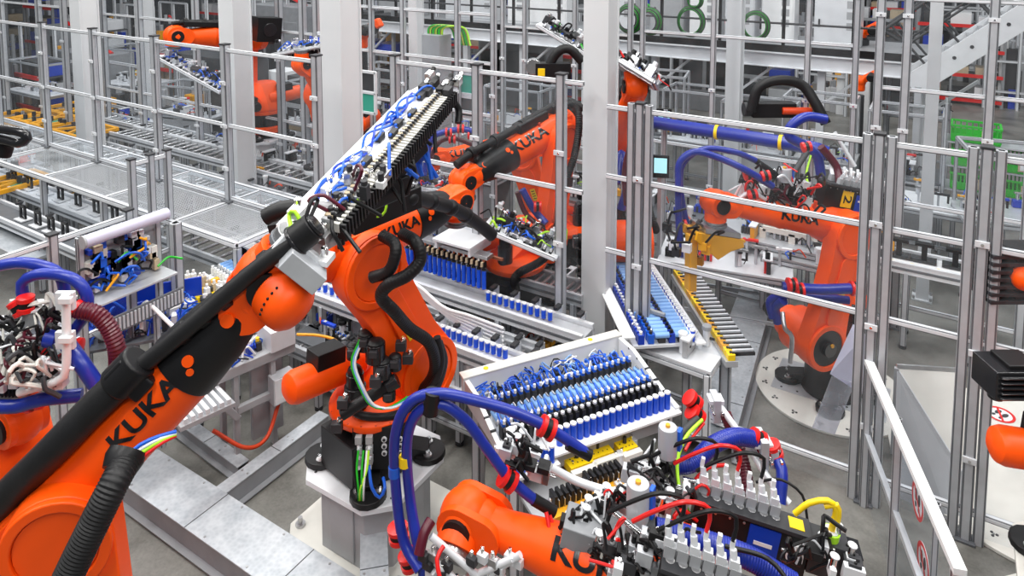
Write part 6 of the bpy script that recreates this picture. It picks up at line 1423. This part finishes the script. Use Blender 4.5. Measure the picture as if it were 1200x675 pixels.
# black devices at the right edge
p = at(1182, 440, 4.6); t = thing('ribbed_motor', 'glossy black ribbed drive unit at the right edge above the no stepping sign', 'motor', p); g = MB(); g.box(p, .34, .26, .2, 'gloss_black', (RT, FW, Z)); 
for q in range(5): g.box(p+Z*(.07-.035*q)-FW*.14, .3, .03, .018, 'gloss_black', (RT, FW, Z))
g.cyl(p-Z*.1-RT*.08, p-Z*.16-RT*.08, .05, 'black'); g.cyl(p-Z*.1+RT*.1, p-Z*.16+RT*.1, .04, 'chrome'); g.box(p+Z*.11+RT*.03, .2, .2, .04, 'black', (RT, FW, Z)); g.build('housing', t, .02)
g = MB(); g.bar(p+RT*.1, p+RT*.9, .14, .14, 'orange'); g.build('arm_end', t, .02)
p = at(1185, 318, 5.4); t = thing('ribbed_cooler', 'black finned block with an orange cap at the right edge beside the fence', 'cooler', p); g = MB(); 
for q in range(7): g.box(p+Z*(.18-.06*q), .5, .3, .03, 'charcoal', (RT, FW, Z))
g.box(p+RT*.1, .3, .26, .4, 'black', (RT, FW, Z)); g.build('fins', t, .004); g = MB(); g.sph(p+RT*-.02-FW*.16+Z*.02, .09, 'orange', 16); g.cyl(p+RT*.05-FW*.1, p+RT*.6, .11, 'orange'); g.build('cap', t)
# small distant orange robots and parts
for i, (px, py, d, s, lab) in enumerate(((1008, 40, 14.6, .8, 'small orange robot standing on the mezzanine'), (1096, 92, 13, .6, 'tiny orange robot beneath the staircase'), (423, 40, 12, .8, 'orange robot wrist showing right of the second white column'), (1008, 95, 12.5, .6, 'narrow orange machine part under the mezzanine right end'))):
    p = at(px, py, d); t = thing('compact_robot', lab, 'robot', V((p.x, p.y, 2.65 if i == 0 else 0))); z0 = 2.65 if i == 0 else 0; b0 = V((p.x, p.y, z0))
    g = MB(); g.lathe(b0, Z, [(0, .22*s), (.1, .22*s), (.15, .15*s), (max(.2, p.z-z0-.25), .13*s)], 'darkgrey', 20); g.build('base', t)
    g = MB(); g.sph(p, .17*s, 'orange', 20); g.cyl(p-Z*.3*s, p, .14*s, 'orange'); g.bar(p, p+V((.45*s, .1, .28*s)), .2*s, .2*s, 'orange'); g.cyl(p+V((.3*s, .1, .1)), p+V((.3*s, -.2, .1)), .12*s, 'black'); g.build('arm', t, .03)
# ------------------------------------------------------------------ far hall furniture
RF = random.Random(21)
spots = []
nrow = 0
places = ('at the left edge', 'behind the leftmost white column', 'behind the upper left robot', 'behind the column right of that robot', 'behind the second white column', 'behind the cable tower', 'behind the centre fence', 'behind the tall white column', 'behind the big blue tube', 'behind the slim white column', 'behind the right robot', 'behind the staircase', 'at the right edge')
for r_i, (dd_, n) in enumerate(((17.5, 14), (20.5, 17), (23.5, 17), (27, 16), (31, 14))):
    for i in range(n):
        px = -60+1300*(i+.5)/n+RF.uniform(-25, 25)
        if r_i == 0 and px > 420: continue
        p = at(px, 100, dd_+RF.uniform(-.8, .8)); hh = RF.uniform(1.6, 3.0) if r_i else RF.uniform(1.0, 2.4); w = RF.uniform(1.2, 2.6); kind = (i+r_i) % 3
        side_ = places[min(12, int(max(0, px)//93))]; size = ('tall', 'low', 'medium')[0 if hh > 2.3 else (1 if hh < 1.5 else 2)]; dist = ('nearest row', 'second row', 'third row', 'fourth row', 'last row')[r_i]
        c = V((p.x, p.y, 0))
        if kind == 0:
            t = thing('machine_housing', f'{size} grey machine housing {side_}, {dist} of the hall', 'machine', c); g = MB(); g.box(c+Z*hh/2, w, 1.0, hh, RF.choice(('midgrey', 'darkgrey', 'charcoal', 'midgrey'))); g.build('body', t, .02)
            for q in range(3): g = MB(); g.box(c+XA*(w*(q-1)/3)-YA*.51+Z*hh*.55, w*.28, .02, hh*.6, RF.choice(('darkgrey', 'charcoal', 'black', 'midgrey'))); g.build('door', t, .01)
            g = MB(); g.cyl(c+Z*hh+XA*w*.4, c+Z*(hh+.3), .05, RF.choice(('charcoal', 'green', 'red'))); g.build('signal_lamp', t)
        elif kind == 1:
            t = thing('storage_rack', f'{size} storage rack with red beams {side_}, {dist} of the hall, bay {"of dark boxes" if i % 2 else "of pale boxes"} near pixel column of its own', 'rack', c)
            t['label'] = f'{size} {"red" if i % 2 else "grey"} beamed rack {side_}, {dist} of the hall'
            for a in (-1, 1):
                for b in (-1, 1): g = MB(); g.box(c+XA*(w/2*a)+YA*(.4*b)+Z*hh/2, .08, .08, hh, 'midgrey'); g.build('upright', t)
            for q in range(4): 
                g = MB(); z_ = .15+hh*q/4; g.box(c+Z*z_-YA*.42, w, .05, .1, 'red' if i % 2 else 'alu'); g.box(c+Z*z_, w, .8, .03, 'darkgrey'); g.build('shelf', t)
                for k in range(3): g = MB(); bh = RF.uniform(.2, .38); g.box(c+XA*(w*(k-1)/3.2)+Z*(z_+.02+bh/2), w/4.2, .6, bh, RF.choice(('darkgrey', 'alu_light', 'charcoal', 'tan', 'blue', 'white'))); g.build('bin', t, .01)
        else:
            t = thing('aluminium_cell', f'{size} aluminium framed machine cell {side_}, {dist}', 'machine cell', c)
            for a in (-1, 0, 1):
                for b in (-1, 1): g = MB(); profile(g, c+XA*(w/2*a)+YA*(.6*b), c+XA*(w/2*a)+YA*(.6*b)+Z*(hh+.6), .09, 'alu_light'); g.build('post', t)
            for z_ in (.5, hh*.6, hh+.6):
                for b in (-1, 1): g = MB(); profile(g, c-XA*w/2+YA*.6*b+Z*z_, c+XA*w/2+YA*.6*b+Z*z_, .07, 'alu_light'); g.build('beam', t)
            for k in range(10): g = MB(); q = c+XA*RF.uniform(-.45, .45)*w+YA*RF.uniform(-.5, .5); h_ = RF.uniform(.5, hh); g.box(q+Z*h_/2, RF.uniform(.15, .4), .3, h_, RF.choice(('charcoal', 'grey', 'alu_light', 'darkgrey', 'amber', 'white', 'blue'))); g.cyl(q+Z*h_, q+Z*(h_+.2), .05, 'alu'); g.build('unit', t, .01)
# ------------------------------------------------------------------ tools on the far robots
tp, tq = at(192, 68, 12.3), at(268, 110, 11.6); gripper('long gripper with blue valves and a black chain under the upper left robot', (tp+tq)/2+Z*.05, tq-tp, Z, (tq-tp).length, .35, RB, nx=14, hoses=20, under=26, towers=6)
tp, tq = at(325, 62, 10.9), at(392, 50, 10.8); gripper('white and blue gripper held overhead left of the second white column', (tp+tq)/2, tq-tp, Z, (tq-tp).length, .4, RB, nx=10, hoses=26, under=14, towers=9, hcol=('air_blue', 'air_blue', 'blue', 'white'))
tp, tq = at(578, 262, 7.4), at(650, 292, 7.2); gripper('dark gripper with blue and white parts in front of the back centre robot base', (tp+tq)/2, tq-tp, Z, (tq-tp).length+.1, .4, RB, nx=10, hoses=26, towers=9, hcol=('black', 'air_blue', 'black', 'lime'))
tp, tq = at(706, 62, 7.7), at(768, 100, 7.4); gripper('steel gripper plate raised above the robot behind the tall white column', (tp+tq)/2, tq-tp, Z*.6+RT*.8, (tq-tp).length, .4, RB, nx=8, hoses=22, towers=10, plate='steel', hcol=('black', 'black', 'red', 'charcoal'))
tp, tq = at(634, 28, 9.4), at(690, 62, 9.2); gripper('black and silver gripper hanging at the top left of the tall white column', (tp+tq)/2, tq-tp, Z, (tq-tp).length, .4, RB, nx=8, hoses=22, towers=10, hcol=('black', 'green', 'charcoal', 'black'))
t = thing('hose_loop', 'black hose loop with a silver disc device left of the tall white column', 'hose', at(655, 75, 9)); hose(t, ptsd((682, 72, 9), (668, 58, 9), (655, 60, 9), (645, 75, 9), (641, 98, 9)), .06, 'rubber', 'hose'); g = MB(); p = at(625, 78, 9); g.cyl(p-FW*.05, p+FW*.1, .1, 'chrome', n=24); g.box(p+RT*.25-Z*.05, .45, .15, .2, 'black', (RT, FW, Z)); g.box(p+RT*.1-Z*.06-FW*.08, .09, .01, .1, 'yellow', (RT, FW, Z)); g.build('device', t, .01)
tp, tq = at(485, 215, 9.4), at(545, 222, 9.2); gripper('small gripper with red clamps under the slim armed robot', (tp+tq)/2, tq-tp, Z, (tq-tp).length, .35, RB, nx=6, hoses=20, towers=8, hcol=('hose_blue', 'red', 'burgundy', 'black'))
hose(robE, ptsd((497, 205, 9), (505, 165, 9), (520, 155, 9), (545, 152, 9), (560, 158, 9)), .04); hose(robE, ptsd((500, 200, 9.1), (512, 170, 9.1), (530, 162, 9.1), (555, 170, 9.1)), .03, 'burgundy', 'red_hose')
for a in ((526, 155), (540, 151), (530, 163), (552, 158)): clamp_ring(robE, at(*a, 9), RT, .06)
hose(robG, ptsd((722, 215, 8), (728, 180, 8.2), (735, 215, 8), (728, 245, 8)), .05); hose(robG, ptsd((742, 160, 7.8), (733, 200, 7.8), (735, 240, 7.8)), .04, 'burgundy', 'red_hose')
hose(robD, ptsd((612, 222, 7.9), (625, 245, 7.9), (640, 262, 7.8)), .04); hose(robD, ptsd((606, 225, 7.9), (616, 250, 7.9), (636, 268, 7.8)), .03, 'burgundy', 'red_hose'); clamp_ring(robD, at(630, 242, 7.8), RT, .06)
# black cable carrier arcs upper right
t = thing('cable_arc', 'black hose arching under the mezzanine behind the right robot', 'hose', at(910, 110, 9.5)); hose(t, ptsd((880, 130, 9.6), (890, 102, 9.6), (915, 94, 9.6), (940, 100, 9.6), (955, 120, 9.5), (968, 145, 9.4)), .07, 'rubber', 'hose')
p = at(905, 128, 9.7); g = MB(); g.box(p, .6, .2, .2, 'black', (RT, FW, Z)); g.cyl(p-RT*.4, p-RT*.25, .1, 'charcoal'); g.cyl(p+RT*.1-FW*.1, p+RT*.5-FW*.1, .05, 'orange_dark'); g.build('drive', t, .01)
# ------------------------------------------------------------------ light, camera
wd = bpy.data.worlds.new('hall_light'); scn.world = wd; wd.use_nodes = True
bg = wd.node_tree.nodes['Background']; bg.inputs[0].default_value = (.86, .92, 1, 1); bg.inputs[1].default_value = .22
def area(loc, sx, sy, e, rot=(0, 0, 0), col=(1, .98, .95)):
    l = bpy.data.lights.new('ceiling_lamp', 'AREA'); l.shape = 'RECTANGLE'; l.size = sx; l.size_y = sy; l.energy = e; l.color = col
    ob = bpy.data.objects.new('ceiling_lamp', l); COL.objects.link(ob); ob.location = loc; ob.rotation_euler = rot
for x in (-16, -9, -2.5, 4):
    for y, e in ((-2, 520), (5, 520), (12, 360), (20, 200)): area((x, y, 10.5), .7, 5.5, e)
cd = bpy.data.cameras.new('camera'); cam = bpy.data.objects.new('camera', cd); COL.objects.link(cam); scn.camera = cam
cd.sensor_width = 36; cd.sensor_fit = 'HORIZONTAL'; cd.lens = FOC/1200*36; cd.shift_y = -(337.5-3)/1200; cd.clip_end = 200; cd.clip_start = .05
cam.matrix_world = Matrix.Translation(CAM) @ Matrix((RT, UC, -FC)).transposed().to_4x4()
vs_ = scn.view_settings; vs_.view_transform = 'Standard'; vs_.look = 'None'; vs_.gamma = 1; vs_.use_curve_mapping = False; vs_.exposure = 0.0
scn.cycles.transparent_max_bounces = 24; scn.cycles.max_bounces = 8
